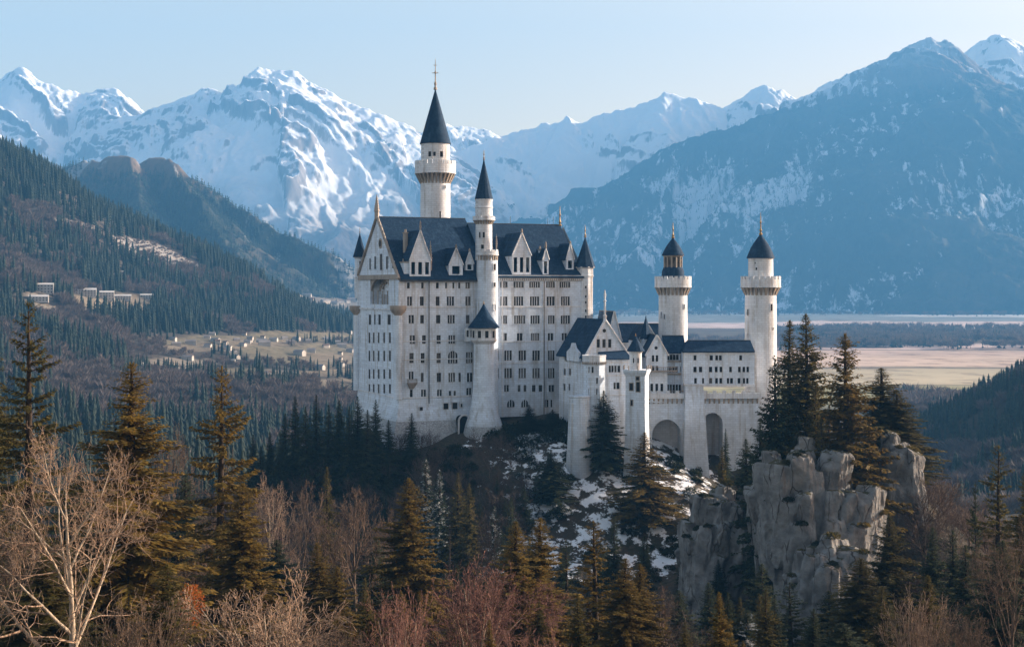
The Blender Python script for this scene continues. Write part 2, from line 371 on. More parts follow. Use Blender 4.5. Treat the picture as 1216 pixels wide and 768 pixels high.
mountain("snow_mountain", "far snow peak rising behind the wooded mountain's right shoulder", 2300, 6900, 8300, 15500, 260, 180, [
    [(900, 135, 13), (960, 112, 13), (986, 96, 13), (1005, 87, 13), (1022, 96, 13), (1100, 98, 13), (1140, 62, 13), (1160, 48, 13), (1182, 41, 13), (1200, 48, 13), (1216, 57, 13), (1250, 85, 13), (1320, 120, 13)],
    [(1182, 41, 13), (1200, 90, 12.4), (1190, 130, 12)]], .8, snowA, 61, L=330)
mountR = mountain("wooded_mountain", "big dark wooded mountain with a rocky top at the right", -400, 6600, 6300, 11500, 460, 340, [
    [(560, 320, 8.4), (600, 292, 8.5), (640, 265, 8.7), (680, 240, 8.8), (720, 215, 9), (760, 190, 9), (800, 171, 9), (840, 160, 9), (880, 148, 9), (920, 129, 9), (960, 110, 9), (1000, 90, 9), (1040, 69, 9), (1078, 52, 9), (1100, 45, 9), (1114, 50, 9), (1126, 49, 9), (1150, 66, 9), (1180, 86, 9), (1216, 106, 9), (1280, 140, 9), (1400, 200, 9)],
    (.62, [(1100, 45, 9), (1088, 100, 8.7), (1062, 180, 8.2), (1020, 270, 7.6), (985, 350, 7)]), (.62, [(1126, 49, 9), (1140, 110, 8.7), (1165, 165, 8.3), (1135, 240, 7.8), (1105, 330, 10.6)]),
    (.60, [(1000, 90, 9), (935, 200, 8.4), (880, 300, 7.7), (850, 360, 7.1)]), (.58, [(840, 160, 9), (775, 255, 8.3), (735, 345, 7.4)]), (.6, [(1280, 140, 9), (1240, 230, 8.2), (1215, 330, 7.4)])],
    .70, wood_alp, 71, L=520, gully=1.15)
mountK = mountain("rocky_knob", "wooded hill with twin bare rock tops at the left", -1900, -200, 2700, 5000, 260, 260, [
    [(40, 232, 4.2), (75, 208, 4.2), (110, 191, 4.1), (138, 181, 4), (152, 180, 4), (163, 190, 4.02), (170, 192, 4.05), (180, 184, 4.05), (196, 183, 4.05), (207, 194, 4), (220, 212, 4), (244, 228, 4), (300, 262, 3.95), (360, 298, 3.9), (412, 322, 3.9), (470, 350, 3.9)],
    (.75, [(150, 180, 4), (160, 235, 3.75), (185, 300, 3.4), (200, 360, 3)]), (.75, [(196, 183, 4.05), (232, 250, 3.75), (290, 310, 3.4), (340, 350, 3.1)]), (.7, [(100, 195, 4.1), (70, 260, 3.7)])],
    .95, knob_mat, 81, L=190, gully=.8, fine=.7)
mountain("wooded_ridge", "low dark wooded ridge below the far left snow peaks", -3200, -800, 4600, 6800, 130, 110, [
    [(-120, 140, 5.6), (-40, 151, 5.6), (0, 162, 5.6), (30, 172, 5.6), (60, 189, 5.6), (92, 216, 5.6), (130, 250, 5.6), (180, 290, 5.6)]], .6, ridge_mat, 91, L=300, gully=.6, fine=.5)
mountain("wooded_ridge", "low blue wooded ridge running down behind the palace roof", -700, 1900, 8000, 13000, 130, 110, [
    [(540, 310, 10.6), (580, 280, 10.6), (620, 250, 10.6), (655, 230, 10.6), (690, 222, 10.6), (740, 228, 10.6)]], .5, ridge_mat, 95, L=300, gully=.5, fine=.5)

# ------------------------------------------------------------------ valley floor (one sheet to the mountains)
pyv = np.concatenate([np.linspace(341.5, 372, 60), np.linspace(372.5, 520, 170), np.linspace(525, 1500, 30)])[::-1]
pxv = np.linspace(-500, 1750, 320)
YY = (CZ * F / (pyv - HY))[:, None] * np.ones((1, len(pxv)))
XX = (pxv[None, :] - 608) * np.maximum(YY, 1500) / F
soil = np.zeros(XX.shape + (3,)); soil[:] = (.16, .13, .085)
wob = fbm(XX / 420, YY / 260, 4, 5)
def band(y0, y1, col, x0=-1e9, x1=1e9, soft=40):
    yy = YY + wob * (y1 - y0) * .22; xx = XX + fbm(XX / 300, YY / 300, 3, 8) * 60
    m = smooth01(y0 - soft, y0 + soft, yy) * (1 - smooth01(y1 - soft, y1 + soft, yy)) * smooth01(x0 - soft, x0 + soft, xx) * (1 - smooth01(x1 - soft, x1 + soft, xx))
    soil[:] = soil * (1 - m[..., None]) + np.array(col) * m[..., None]
band(-500, 1480, (.075, .066, .046)); band(1480, 1900, (.36, .33, .17)); band(1850, 2250, (.52, .44, .30)); band(2200, 2680, (.62, .47, .37)); band(2640, 2950, (.56, .42, .35))
band(2900, 3250, (.66, .50, .45)); band(3250, 4300, (.12, .09, .06)); band(4300, 5200, (.70, .56, .52)); band(5200, 6800, (.22, .24, .24)); band(6700, 12000, (.40, .43, .44))
band(3000, 3250, (.10, .07, .05), 300, 830, 25); band(2205, 2250, (.22, .18, .13), soft=12); band(2870, 2900, (.20, .16, .12), soft=12); band(1840, 1862, (.24, .2, .12), soft=10); band(5900, 6500, (.62, .62, .62), 1700, 5000, 60); band(7000, 8200, (.55, .57, .6), 600, 2300, 80)
vo = link_mesh("valley_floor", grid_mesh("valley_floor", XX, YY, np.zeros_like(XX) + fbm(XX / 900, YY / 900, 3, 3) * 3, M["fields"]))
add_attr(vo.data, "soil", soil.reshape(-1, 3)); tag(vo, kind="structure")

# ------------------------------------------------------------------ left hillside and side valley
def pk(px, py, km): return P(px, py, km * 1000.0)
LH = Surf([pk(*a) for a in [
    (-250, 90, 2.0), (-250, 300, 1.4), (-250, 470, .9), (-100, 145, 2.0), (-100, 330, 1.4), (-100, 480, .85),
    (0, 182, 2.0), (0, 250, 1.75), (0, 330, 1.45), (0, 400, 1.2), (0, 470, .95), (0, 530, .75), (40, 197, 2.05), (75, 217, 2.08),
    (100, 244, 2.1), (100, 300, 1.8), (100, 356, 1.6), (100, 405, 1.35), (100, 450, 1.1), (100, 510, .85), (160, 266, 2.15),
    (200, 282, 2.2), (200, 322, 1.95), (200, 366, 1.75), (200, 402, 1.5), (200, 440, 1.3), (200, 510, .95), (240, 300, 2.25), (275, 320, 2.3),
    (310, 347, 2.35), (310, 366, 2.0), (300, 406, 1.65), (300, 440, 1.35), (300, 510, 1.0), (345, 369, 2.4),
    (400, 388, 2.45), (400, 402, 2.0), (400, 425, 1.6), (400, 455, 1.3), (400, 510, 1.05),
    (430, 352, 4.2), (380, 350, 3.8), (330, 346, 4.2), (400, 366, 3.0), (480, 372, 3.0), (520, 430, 2.0), (560, 520, 1.2), (620, 560, 1.2),
    (150, 640, .45), (250, 640, .45), (350, 620, .5), (0, 640, .45), (-150, 600, .5), (450, 600, .7), (620, 420, 3.2), (620, 385, 4.8), (430, 362, 5.2),
    (0, 300, 2.7), (120, 330, 2.8), (230, 345, 2.9), (-150, 240, 2.8)]], 700.0)
def lh_z(x, y): return LH(x, y) + fbm(np.asarray(x) / 160, np.asarray(y) / 160, 4, 14) * 5.0
YL = np.concatenate([np.linspace(330, 1200, 90), np.linspace(1210, 2700, 120), np.linspace(2720, 5200, 50)])
XL, YLg = np.meshgrid(np.linspace(-1.0, 1.0, 170), YL)
XL = -330 * YLg / 1000 - 30 + XL * (370 * YLg / 1000 + 130)
ZL = lh_z(XL, YLg) - np.maximum(0, (XL - (-95 * YLg / 1670 + 60)) * .0)
lh = link_mesh("hillside", grid_mesh("hillside", XL, YLg, ZL, M["forest_floor"]))
def to_px(x, y, z): return 608 + F * x / y, HY - F * (z - CZ) / y
def poly_world(pts, fn, y0=600, y1=4600):
    """drop a photo outline onto the hillside once, as ground coordinates"""
    out = []
    for px, py in pts:
        ys = np.linspace(y0, y1, 1500); zs = fn((px - 608) * ys / F, ys); r = HY - F * (zs - CZ) / ys
        i = np.argmax(r <= py) if (r <= py).any() else len(ys) - 1
        out.append(((px - 608) * ys[i] / F, ys[i]))
    return out
CLEAR = [poly_world(p, lh_z) for p in (
    [(128, 284), (150, 282), (185, 288), (215, 303), (243, 318), (236, 324), (205, 318), (170, 305), (140, 296)],
    [(62, 264), (90, 262), (122, 272), (120, 279), (85, 272)], [(318, 342), (350, 344), (348, 352), (322, 349)])]
MEADOW = [poly_world(p, lh_z) for p in (
    [(196, 409), (250, 404), (300, 402), (352, 402), (350, 408), (300, 412), (240, 418), (200, 417)], [(280, 416), (340, 411), (400, 409), (428, 410), (428, 426), (380, 430), (330, 433), (300, 426)],
    [(310, 438), (352, 440), (380, 448), (372, 452), (330, 450)], [(360, 454), (425, 450), (428, 462), (385, 468)], [(262, 458), (300, 460), (310, 468), (275, 468)], [(170, 428), (225, 424), (262, 430), (240, 438), (180, 440)], [(352, 422), (428, 418), (430, 432), (370, 440)], [(250, 440), (300, 436), (330, 444), (270, 452)], [(395, 466), (430, 462), (430, 476), (400, 478)], [(330, 446), (420, 436), (430, 446), (360, 454)], [(185, 404), (240, 398), (300, 396), (360, 394), (425, 398), (420, 404), (300, 404), (200, 410)],
    [(28, 350), (64, 350), (66, 374), (28, 374)], [(86, 349), (160, 349), (186, 354), (180, 372), (88, 374)])]
sl = np.zeros(XL.shape + (3,)); sl[:] = (.085, .076, .068); sl[YLg > 2750] = (.21, .185, .16)
for p in CLEAR: sl[in_poly(p, XL, YLg)] = (.30, .28, .27)
for k, p in enumerate(MEADOW): sl[in_poly(p, XL, YLg)] = [(.22, .185, .14), (.175, .155, .11), (.235, .205, .17)][k % 3]
add_attr(lh.data, "soil", sl.reshape(-1, 3)); tag(lh, kind="structure")

# wooded rise in the right middle distance
RH = Surf([pk(*a) for a in [(1040, 600, .95), (1085, 545, 1.0), (1115, 508, 1.05), (1150, 480, 1.1), (1180, 463, 1.12), (1216, 446, 1.15), (1280, 415, 1.2), (1400, 380, 1.2),
    (1100, 575, .85), (1160, 550, .85), (1216, 530, .85), (1300, 500, .85), (1100, 620, .6), (1216, 610, .6), (1350, 600, .6), (1000, 640, .7),
    (1000, 560, 1.3), (1100, 540, 1.4), (1216, 510, 1.5), (1350, 490, 1.5), (1000, 520, 1.6)]], 400.0)
def rh_z(x, y): return RH(x, y) + fbm(np.asarray(x) / 90, np.asarray(y) / 90, 3, 24) * 3
YR = np.linspace(480, 1500, 110); XR, YRg = np.meshgrid(np.linspace(0, 1, 90), YR); XR = YRg * .20 + XR * YRg * .36
ro = link_mesh("wooded_rise", grid_mesh("wooded_rise", XR, YRg, rh_z(XR, YRg), M["forest_floor"]))
add_attr(ro.data, "soil", np.tile((.06, .05, .035), (XR.size, 1))); tag(ro, kind="structure")

# ------------------------------------------------------------------ near ground: viewpoint slope, gorge, castle hill
def rel(x, y, z): return (x, y, CZ + z)
NG = Surf([rel(*a) for a in [
    (0, 20, -12), (-50, 20, -12), (60, 20, -12), (0, 60, -24), (-40, 60, -22), (45, 60, -24), (0, 95, -31), (-45, 95, -28), (48, 95, -31), (-110, 100, -28), (110, 100, -34),
    (0, 150, -44), (-60, 150, -38), (62, 150, -44), (-140, 160, -40), (140, 160, -46), (0, 215, -60), (-90, 220, -52), (75, 220, -60), (-180, 230, -60), (180, 230, -60),
    (0, 285, -78), (-70, 290, -76), (60, 255, -72), (-130, 300, -88), (130, 270, -70), (200, 300, -80),
    (-43, 384, -45), (-30, 380, -44.5), (0, 384, -41), (20, 378, -42), (30, 372, -46), (45, 368, -51), (58, 382, -53), (75, 392, -44), (-10, 376, -44), (-45, 420, -44), (20, 430, -40), (70, 420, -40),
    (10, 350, -60), (32, 345, -64), (42, 352, -58), (-20, 345, -64), (-50, 350, -66), (55, 340, -62), (20, 325, -72), (0, 320, -74),
    (-75, 372, -64), (-100, 385, -84), (-90, 330, -82), (-130, 400, -104), (-60, 440, -66), (-110, 470, -110),
    (62, 282, -40), (72, 276, -37), (84, 278, -44), (70, 300, -36), (66, 330, -44), (85, 320, -52), (95, 290, -58), (112, 290, -68), (100, 350, -60), (95, 400, -62), (130, 350, -84), (52, 300, -55), (44, 312, -66), (150, 320, -80),
    (0, 480, -70), (60, 480, -74), (0, 560, -130), (-120, 560, -130), (120, 500, -125), (0, 700, -175), (-250, 600, -160), (250, 600, -165), (-280, 400, -130), (280, 380, -130), (-260, 250, -80), (280, 250, -90)]], 120.0)
def ng_z(x, y): return NG(x, y) + fbm(np.asarray(x) / 22, np.asarray(y) / 22, 4, 34) * .9
XN, YN = np.meshgrid(np.linspace(-290, 290, 300), np.concatenate([np.linspace(8, 250, 110), np.linspace(252, 430, 130), np.linspace(434, 700, 60)]))
ng = link_mesh("castle_hill", grid_mesh("castle_hill", XN, YN, ng_z(XN, YN), M["ground"]))
reg = smooth01(-22, 8, XN) * (1 - smooth01(50, 66, XN)) * smooth01(322, 338, YN) * (1 - smooth01(392, 402, YN))
reg = reg + .8 * np.exp(-((XN + 12) / 6) ** 2 - ((YN - 379) / 5) ** 2)
add_attr(ng.data, "snow", np.repeat(reg.reshape(-1, 1), 3, 1)); tag(ng, kind="structure")
# ------------------------------------------------------------------ the castle
class MB:
    def __init__(s): s.v = []; s.f = []; s.m = []
    def add(s, vs, fs, m=0):
        b = len(s.v); s.v += [tuple(p) for p in vs]; s.f += [tuple(b + i for i in f) for f in fs]; s.m += [m] * len(fs)
    def box8(s, lo, hi, m=0):
        """lo, hi: four corners each, counter-clockwise seen from above"""
        s.add(list(lo) + list(hi), [(3, 2, 1, 0), (4, 5, 6, 7), (0, 1, 5, 4), (1, 2, 6, 5), (2, 3, 7, 6), (3, 0, 4, 7)], m)
    def prism(s, lo, hi, m=0, cap=True):
        n = len(lo); f = [(i, (i + 1) % n, n + (i + 1) % n, n + i) for i in range(n)]
        if cap: f += [tuple(range(n - 1, -1, -1)), tuple(range(n, 2 * n))]
        s.add(list(lo) + list(hi), f, m)
    def lathe(s, c, prof, n=24, m=0, ph=0.0, cap=True):
        vs = []; fs = []
        for r, z in prof:
            for k in range(n):
                a = ph + 2 * math.pi * k / n; vs.append((c[0] + r * math.cos(a), c[1] + r * math.sin(a), z))
        for j in range(len(prof) - 1):
            for k in range(n): fs.append((j * n + k, j * n + (k + 1) % n, (j + 1) * n + (k + 1) % n, (j + 1) * n + k))
        if cap: fs += [tuple(range(n - 1, -1, -1)), tuple((len(prof) - 1) * n + k for k in range(n))]
        s.add(vs, fs, m)
    def bar(s, a, b, r, n=6, m=0, r2=None):
        a, b = Vector(a), Vector(b); d = (b - a).normalized(); x = d.orthogonal().normalized(); y = d.cross(x); r2 = r if r2 is None else r2
        vs = [a + (x * math.cos(2 * math.pi * k / n) + y * math.sin(2 * math.pi * k / n)) * r for k in range(n)]
        vs += [b + (x * math.cos(2 * math.pi * k / n) + y * math.sin(2 * math.pi * k / n)) * r2 for k in range(n)]
        s.add(vs, [(i, (i + 1) % n, n + (i + 1) % n, n + i) for i in range(n)] + [tuple(range(n - 1, -1, -1)), tuple(range(n, 2 * n))], m)
    def build(s, name, mats, parent=None, root=None, label=None, smooth_angle=None):
        me = bpy.data.meshes.new(name); o3 = Vector(root) if root is not None else Vector((0, 0, 0))
        me.from_pydata([tuple(Vector(p) - o3) for p in s.v], [], s.f)
        mats = mats if isinstance(mats, (list, tuple)) else [mats]
        for k in mats: me.materials.append(k)
        me.polygons.foreach_set("material_index", s.m)
        if smooth_angle: me.polygons.foreach_set("use_smooth", [True] * len(s.f)); me.set_sharp_from_angle(angle=math.radians(smooth_angle))
        me.update(); o = link_mesh(name, me, parent)
        if label: o["label"] = label
        return o
class Fr:
    """a building's own axes: u along the front, v towards the back"""
    def __init__(s, px, y, deg):
        s.o = (XP(px, y), y); a = math.radians(deg); s.c, s.s = math.cos(a), math.sin(a)
    def xy(s, u, v=0.0): return (s.o[0] + s.c * u - s.s * v, s.o[1] + s.s * u + s.c * v)
    def w(s, u, v, z): x, y = s.xy(u, v); return Vector((x, y, z))
    def u_at(s, px, v=0.0):
        k = (px - 608) / F; x0, y0 = s.xy(0, v); return (k * y0 - x0) / (s.c - k * s.s)
    def v_at(s, px, u=0.0):
        k = (px - 608) / F; x0, y0 = s.xy(u, 0); return (k * y0 - x0) / (-s.s - k * s.c)
    def z_at(s, py, u=0.0, v=0.0): return ZP(py, s.xy(u, v)[1])
    @property
    def U(s): return Vector((s.c, s.s, 0))
    @property
    def V(s): return Vector((-s.s, s.c, 0))
Z = Vector((0, 0, 1))
ROOT = Vector((10, 385, CZ - 45))
castle = empty("castle", ROOT); tag(castle, "white limestone hilltop castle with blue slate roofs and slender round towers", "castle")
RND = random.Random(5)

def panel(mb, o, u, width, z0, z1, holes, depth=.45, m=0, mr=0):
    """a wall sheet with real openings; o at the lower left corner seen from outside, u to the right"""
    n = Vector((u.y, -u.x, 0)); o = Vector((o[0], o[1], 0))
    xs = sorted({0.0, width} | {round(h[k], 4) for h in holes for k in (0, 1)}); zs = sorted({z0, z1} | {round(h[k], 4) for h in holes for k in (2, 3)})
    P3 = lambda a, z, d=0.0: o + u * a + Z * z - n * d
    idx = {}; vs = []; fs = []
    def vi(a, z):
        if (a, z) not in idx: idx[(a, z)] = len(vs); vs.append(P3(a, z))
        return idx[(a, z)]
    for i in range(len(xs) - 1):
        for j in range(len(zs) - 1):
            cx, cz = (xs[i] + xs[i + 1]) / 2, (zs[j] + zs[j + 1]) / 2
            if any(h[0] < cx < h[1] and h[2] < cz < h[3] for h in holes): continue
            fs.append((vi(xs[i], zs[j]), vi(xs[i + 1], zs[j]), vi(xs[i + 1], zs[j + 1]), vi(xs[i], zs[j + 1])))
    mb.add(vs, fs, m)
    for h in holes:
        a, b, c, d = h[:4]; dp = h[4] if len(h) > 4 else depth
        A = [P3(a, c), P3(b, c), P3(b, d), P3(a, d)]; B = [P3(a, c, dp), P3(b, c, dp), P3(b, d, dp), P3(a, d, dp)]
        mb.add(A + B, [(0, 1, 5, 4), (1, 2, 6, 5), (2, 3, 7, 6), (3, 0, 4, 7)], mr)
WIN_MATS = None
def window(parent, o, u, a, b, c, d, depth=.45, lights=None, arch=False, sill=True, name="window"):
    """glazed casement set back in its opening, with frame, mullions, a transom and a stone sill"""
    n = Vector((u.y, -u.x, 0)); o = Vector((o[0], o[1], 0)); mb = MB()
    def bx(a0, a1, c0, c1, d0, d1, m):
        q = lambda a, z, dd: o + u * a + Z * z - n * dd
        mb.box8([q(a0, c0, d0), q(a1, c0, d0), q(a1, c0, d1), q(a0, c0, d1)], [q(a0, c1, d0), q(a1, c1, d0), q(a1, c1, d1), q(a0, c1, d1)], m)
    w = b - a; e = .004; t = min(.11, w * .09)
    lights = lights or max(1, round(w / .75))
    bx(a + e, b - e, c + e, d - e, depth - .06, depth - .02, 0)
    f0, f1 = depth - .16, depth - .062
    bx(a + e, a + t, c + e, d - e, f0, f1, 1); bx(b - t, b - e, c + e, d - e, f0, f1, 1)
    bx(a + t + e, b - t - e, c + e, c + t, f0, f1, 1); bx(a + t + e, b - t - e, d - t, d - e, f0, f1, 1)
    for k in range(1, lights):
        x = a + w * k / lights; mm = 2 if lights > 1 and w > 1.3 else 1; g = .10 if mm == 2 else .05
        bx(x - g, x + g, c + t + e, d - t - e, f0 - (.14 if mm == 2 else 0), f1, mm)
    if d - c > 1.6: bx(a + t + e, b - t - e, c + (d - c) * .66, c + (d - c) * .66 + .07, f0 + .02, f1 - .003, 1)
    if sill: bx(a - .12, b + .12, c - .16, c - .003, -.14, depth - .2, 2)
    if arch:
        for k in range(8):
            a0, a1 = math.pi * k / 8, math.pi * (k + 1) / 8; r = w / 2; xm = (a + b) / 2
            pts = [(xm + r * math.cos(a0), d - r + r * math.sin(a0)), (xm + r * math.cos(a1), d - r + r * math.sin(a1)), (xm + math.copysign(r, math.cos(a1 if k >= 4 else a0)), d)]
            q = lambda p, dd: o + u * p[0] + Z * p[1] - n * dd
            mb.prism([q(p, .003) for p in pts], [q(p, depth - .17) for p in pts], 3)
    gl = M["glass_pale"] if RND.random() < .22 else M["glass"]
    return mb.build(name, [gl, M["window_frame"], M["stone_warm"], M["stone"]], parent, ROOT)

def px_holes(fr, rows, v=0.0, base_u=0.0):
    """rows of (py centre, height px, [(px centre, width px)...]) on the front plane"""
    out = []
    for py, h, cols in rows:
        for px, w in cols:
            u = fr.u_at(px, v); y = fr.xy(u, v)[1]; k = y / F; ww = w * k / fr.c * 1.12
            zc = fr.z_at(py, u, v); out.append((round(u - ww / 2 - base_u, 3), round(u + ww / 2 - base_u, 3), round(zc - h * k / 2, 3), round(zc + h * k / 2, 3)))
    return out
def gable_roof(fr, u0, u1, v0, v1, ze, zr, over=.5, th=.35, along='u', parent=None, hip0=0.0, hip1=0.0, name="roof", label=None, cresting=True):
    """pitched slate roof with thickness and overhang; ridge along u or v"""
    mb = MB()
    if along == 'u':
        T = lambda a, b, z: fr.w(a, b, z)
        A0, A1, B0, B1 = u0, u1, v0, v1
    else:
        T = lambda a, b, z: fr.w(b, a, z)
        A0, A1, B0, B1 = v0, v1, u0, u1
    bm = (B0 + B1) / 2; sl = (zr - ze) / (bm - B0); zo = ze - over * sl
    for B, sg in ((B0 - over, 1), (B1 + over, -1)):
        lo = [T(A0, B, zo), T(A1, B, zo), T(A1 - hip1, bm, zr), T(A0 + hip0, bm, zr)]
        up = [p + Z * th for p in lo]
        if (sg == 1) != (along == 'u'): lo, up = lo[::-1], up[::-1]
        mb.prism(lo, up, 0)
    if hip0: mb.prism([T(A0, B0 - over, zo), T(A0 + hip0, bm, zr), T(A0, B1 + over, zo)][::(1 if along != 'u' else 1)], [T(A0, B0 - over, zo) + Z * th, T(A0 + hip0, bm, zr) + Z * th, T(A0, B1 + over, zo) + Z * th], 0)
    if hip1: mb.prism([T(A1, B1 + over, zo), T(A1 - hip1, bm, zr), T(A1, B0 - over, zo)], [T(A1, B1 + over, zo) + Z * th, T(A1 - hip1, bm, zr) + Z * th, T(A1, B0 - over, zo) + Z * th], 0)
    if cresting: mb.bar(T(A0 + hip0, bm, zr + th), T(A1 - hip1, bm, zr + th), .16, 6, 1)
    return mb.build(name, [M["slate"], M["lead"]], parent, ROOT, label)
def finial(parent, p, h, r=.12, gold=True, name="finial", cross=False):
    mb = MB(); p = Vector(p)
    mb.lathe(p, [(r * 2.2, p.z), (r * 2.6, p.z + h * .05), (r, p.z + h * .12), (r * 2.0, p.z + h * .2), (r * .8, p.z + h * .28), (r * .7, p.z + h * .5), (r * 1.5, p.z + h * .56), (r * .6, p.z + h * .62), (r * .25, p.z + h)], 8)
    if cross: mb.bar(p + Vector((-h * .10, 0, h * .55)), p + Vector((h * .10, 0, h * .55)), r * .5); mb.bar(p + Vector((-h * .06, 0, h * .8)), p + Vector((h * .06, 0, h * .8)), r * .4)
    return mb.build(name, M["gilt"] if gold else M["trim"], parent, ROOT, smooth_angle=40)
def pinnacle(parent, p, h, r=.45, name="pinnacle"):
    """crocketed stone spirelet"""
    mb = MB(); p = Vector(p)
    mb.lathe(p, [(r, p.z - h * .1), (r, p.z + h * .22), (r * 1.35, p.z + h * .25), (r * 1.1, p.z + h * .3), (r * .10, p.z + h)], 4, ph=.6)
    for k in range(5):
        z = p.z + h * (.36 + .11 * k); rr = r * (1.15 - .19 * k)
        for j in range(4):
            a = .6 + j * math.pi / 2; mb.lathe((p.x + rr * math.cos(a), p.y + rr * math.sin(a), 0), [(.02, z - .1), (.16, z), (.02, z + .22)], 5)
    return mb.build(name, M["trim"], parent, ROOT)
def cone_roof(parent, c, r, z0, z1, n=20, name="roof", bell=0.0, over=0.0, label=None):
    mb = MB(); pr = [(r * .86, z0 - .12), (r, z0 - .14), (r, z0)]
    for k in range(1, 11):
        t = k / 10; rr = r * (1 - t) + bell * r * math.sin(math.pi * t) * (1 if bell > 0 else .9); pr.append((max(rr, .05), z0 + (z1 - z0) * t))
    mb.lathe(c, pr, n)
    return mb.build(name, M["slate"], parent, ROOT, label, smooth_angle=25 if n > 12 else None)
def gallery(parent, c, rs, rg, zc, zp, zt, ncorb=20, n=40, name="gallery", merlon=True):
    """corbelled walkway with parapet and crenels"""
    mb = MB()
    for k in range(ncorb):
        a = 2 * math.pi * k / ncorb; ca, sa = math.cos(a), math.sin(a); w = math.pi * rs / ncorb * .48
        def q(r, t, z): return (c[0] + ca * r - sa * t, c[1] + sa * r + ca * t, z)
        mb.box8([q(rs - .2, -w, zc), q(rs + .12, -w, zc), q(rs + .12, w, zc), q(rs - .2, w, zc)], [q(rs - .2, -w, zp - .02), q(rg - .06, -w, zp - .02), q(rg - .06, w, zp - .02), q(rs - .2, w, zp - .02)], 1)
    h = zt - zp; zm = zp + h * .72 if merlon else zt
    mb.lathe(c, [(rs - .3, zp), (rg, zp), (rg + .08, zp + .12), (rg + .08, zp + .3), (rg, zp + .42), (rg, zm), (rg - .4, zm), (rg - .4, zp + .4), (rs - .3, zp + .4)], n, 0, cap=False)
    if merlon:
        nm = max(8, int(2 * math.pi * rg / 1.5)); 
        for k in range(nm):
            a = 2 * math.pi * k / nm; ca, sa = math.cos(a), math.sin(a); w = math.pi * rg / nm * .68
            def q(r, t, z): return (c[0] + ca * r - sa * t, c[1] + sa * r + ca * t, z)
            mb.box8([q(rg - .36, -w, zm + .003), q(rg - .03, -w, zm + .003), q(rg - .03, w, zm + .003), q(rg - .36, w, zm + .003)], [q(rg - .36, -w, zt), q(rg - .03, -w, zt), q(rg - .03, w, zt), q(rg - .36, w, zt)], 0)
    return mb.build(name, [M["stone_warm"], M["trim"]], parent, ROOT)
def tower_window(parent, c, r, px, py, w, h, y):
    """small window let into a round shaft on the side towards the valley; the pane sits in a stone surround"""
    x = XP(px, y); dx = max(-.95 * r, min(.95 * r, x - c[0])); a = math.asin(dx / r); n = Vector((math.sin(a), -math.cos(a), 0)); u = Vector((math.cos(a), math.sin(a), 0))
    k = y / F; w *= k; h *= k; zc = ZP(py, y); b = Vector((c[0], c[1], 0)) + n * r
    o = b - u * (w / 2) - n * (-.0); mb = MB()
    def bx(a0, a1, c0, c1, d0, d1, m):
        q = lambda aa, z, dd: b + u * aa + Z * z + n * dd
        mb.box8([q(a0, c0, d1), q(a1, c0, d1), q(a1, c0, d0), q(a0, c0, d0)], [q(a0, c1, d1), q(a1, c1, d1), q(a1, c1, d0), q(a0, c1, d0)], m)
    bx(-w / 2, w / 2, zc - h / 2, zc + h / 2, -.5, .03, 0)
    t = .14
    bx(-w / 2 - t, -w / 2 - .003, zc - h / 2 - t, zc + h / 2 + t, -.5, .16, 1); bx(w / 2 + .003, w / 2 + t, zc - h / 2 - t, zc + h / 2 + t, -.5, .16, 1)
    bx(-w / 2, w / 2, zc + h / 2 + .003, zc + h / 2 + t, -.5, .16, 1); bx(-w / 2, w / 2, zc - h / 2 - t, zc - h / 2 - .003, -.5, .2, 1)
    return mb.build("window", [M["glass"], M["stone_warm"]], parent, ROOT)
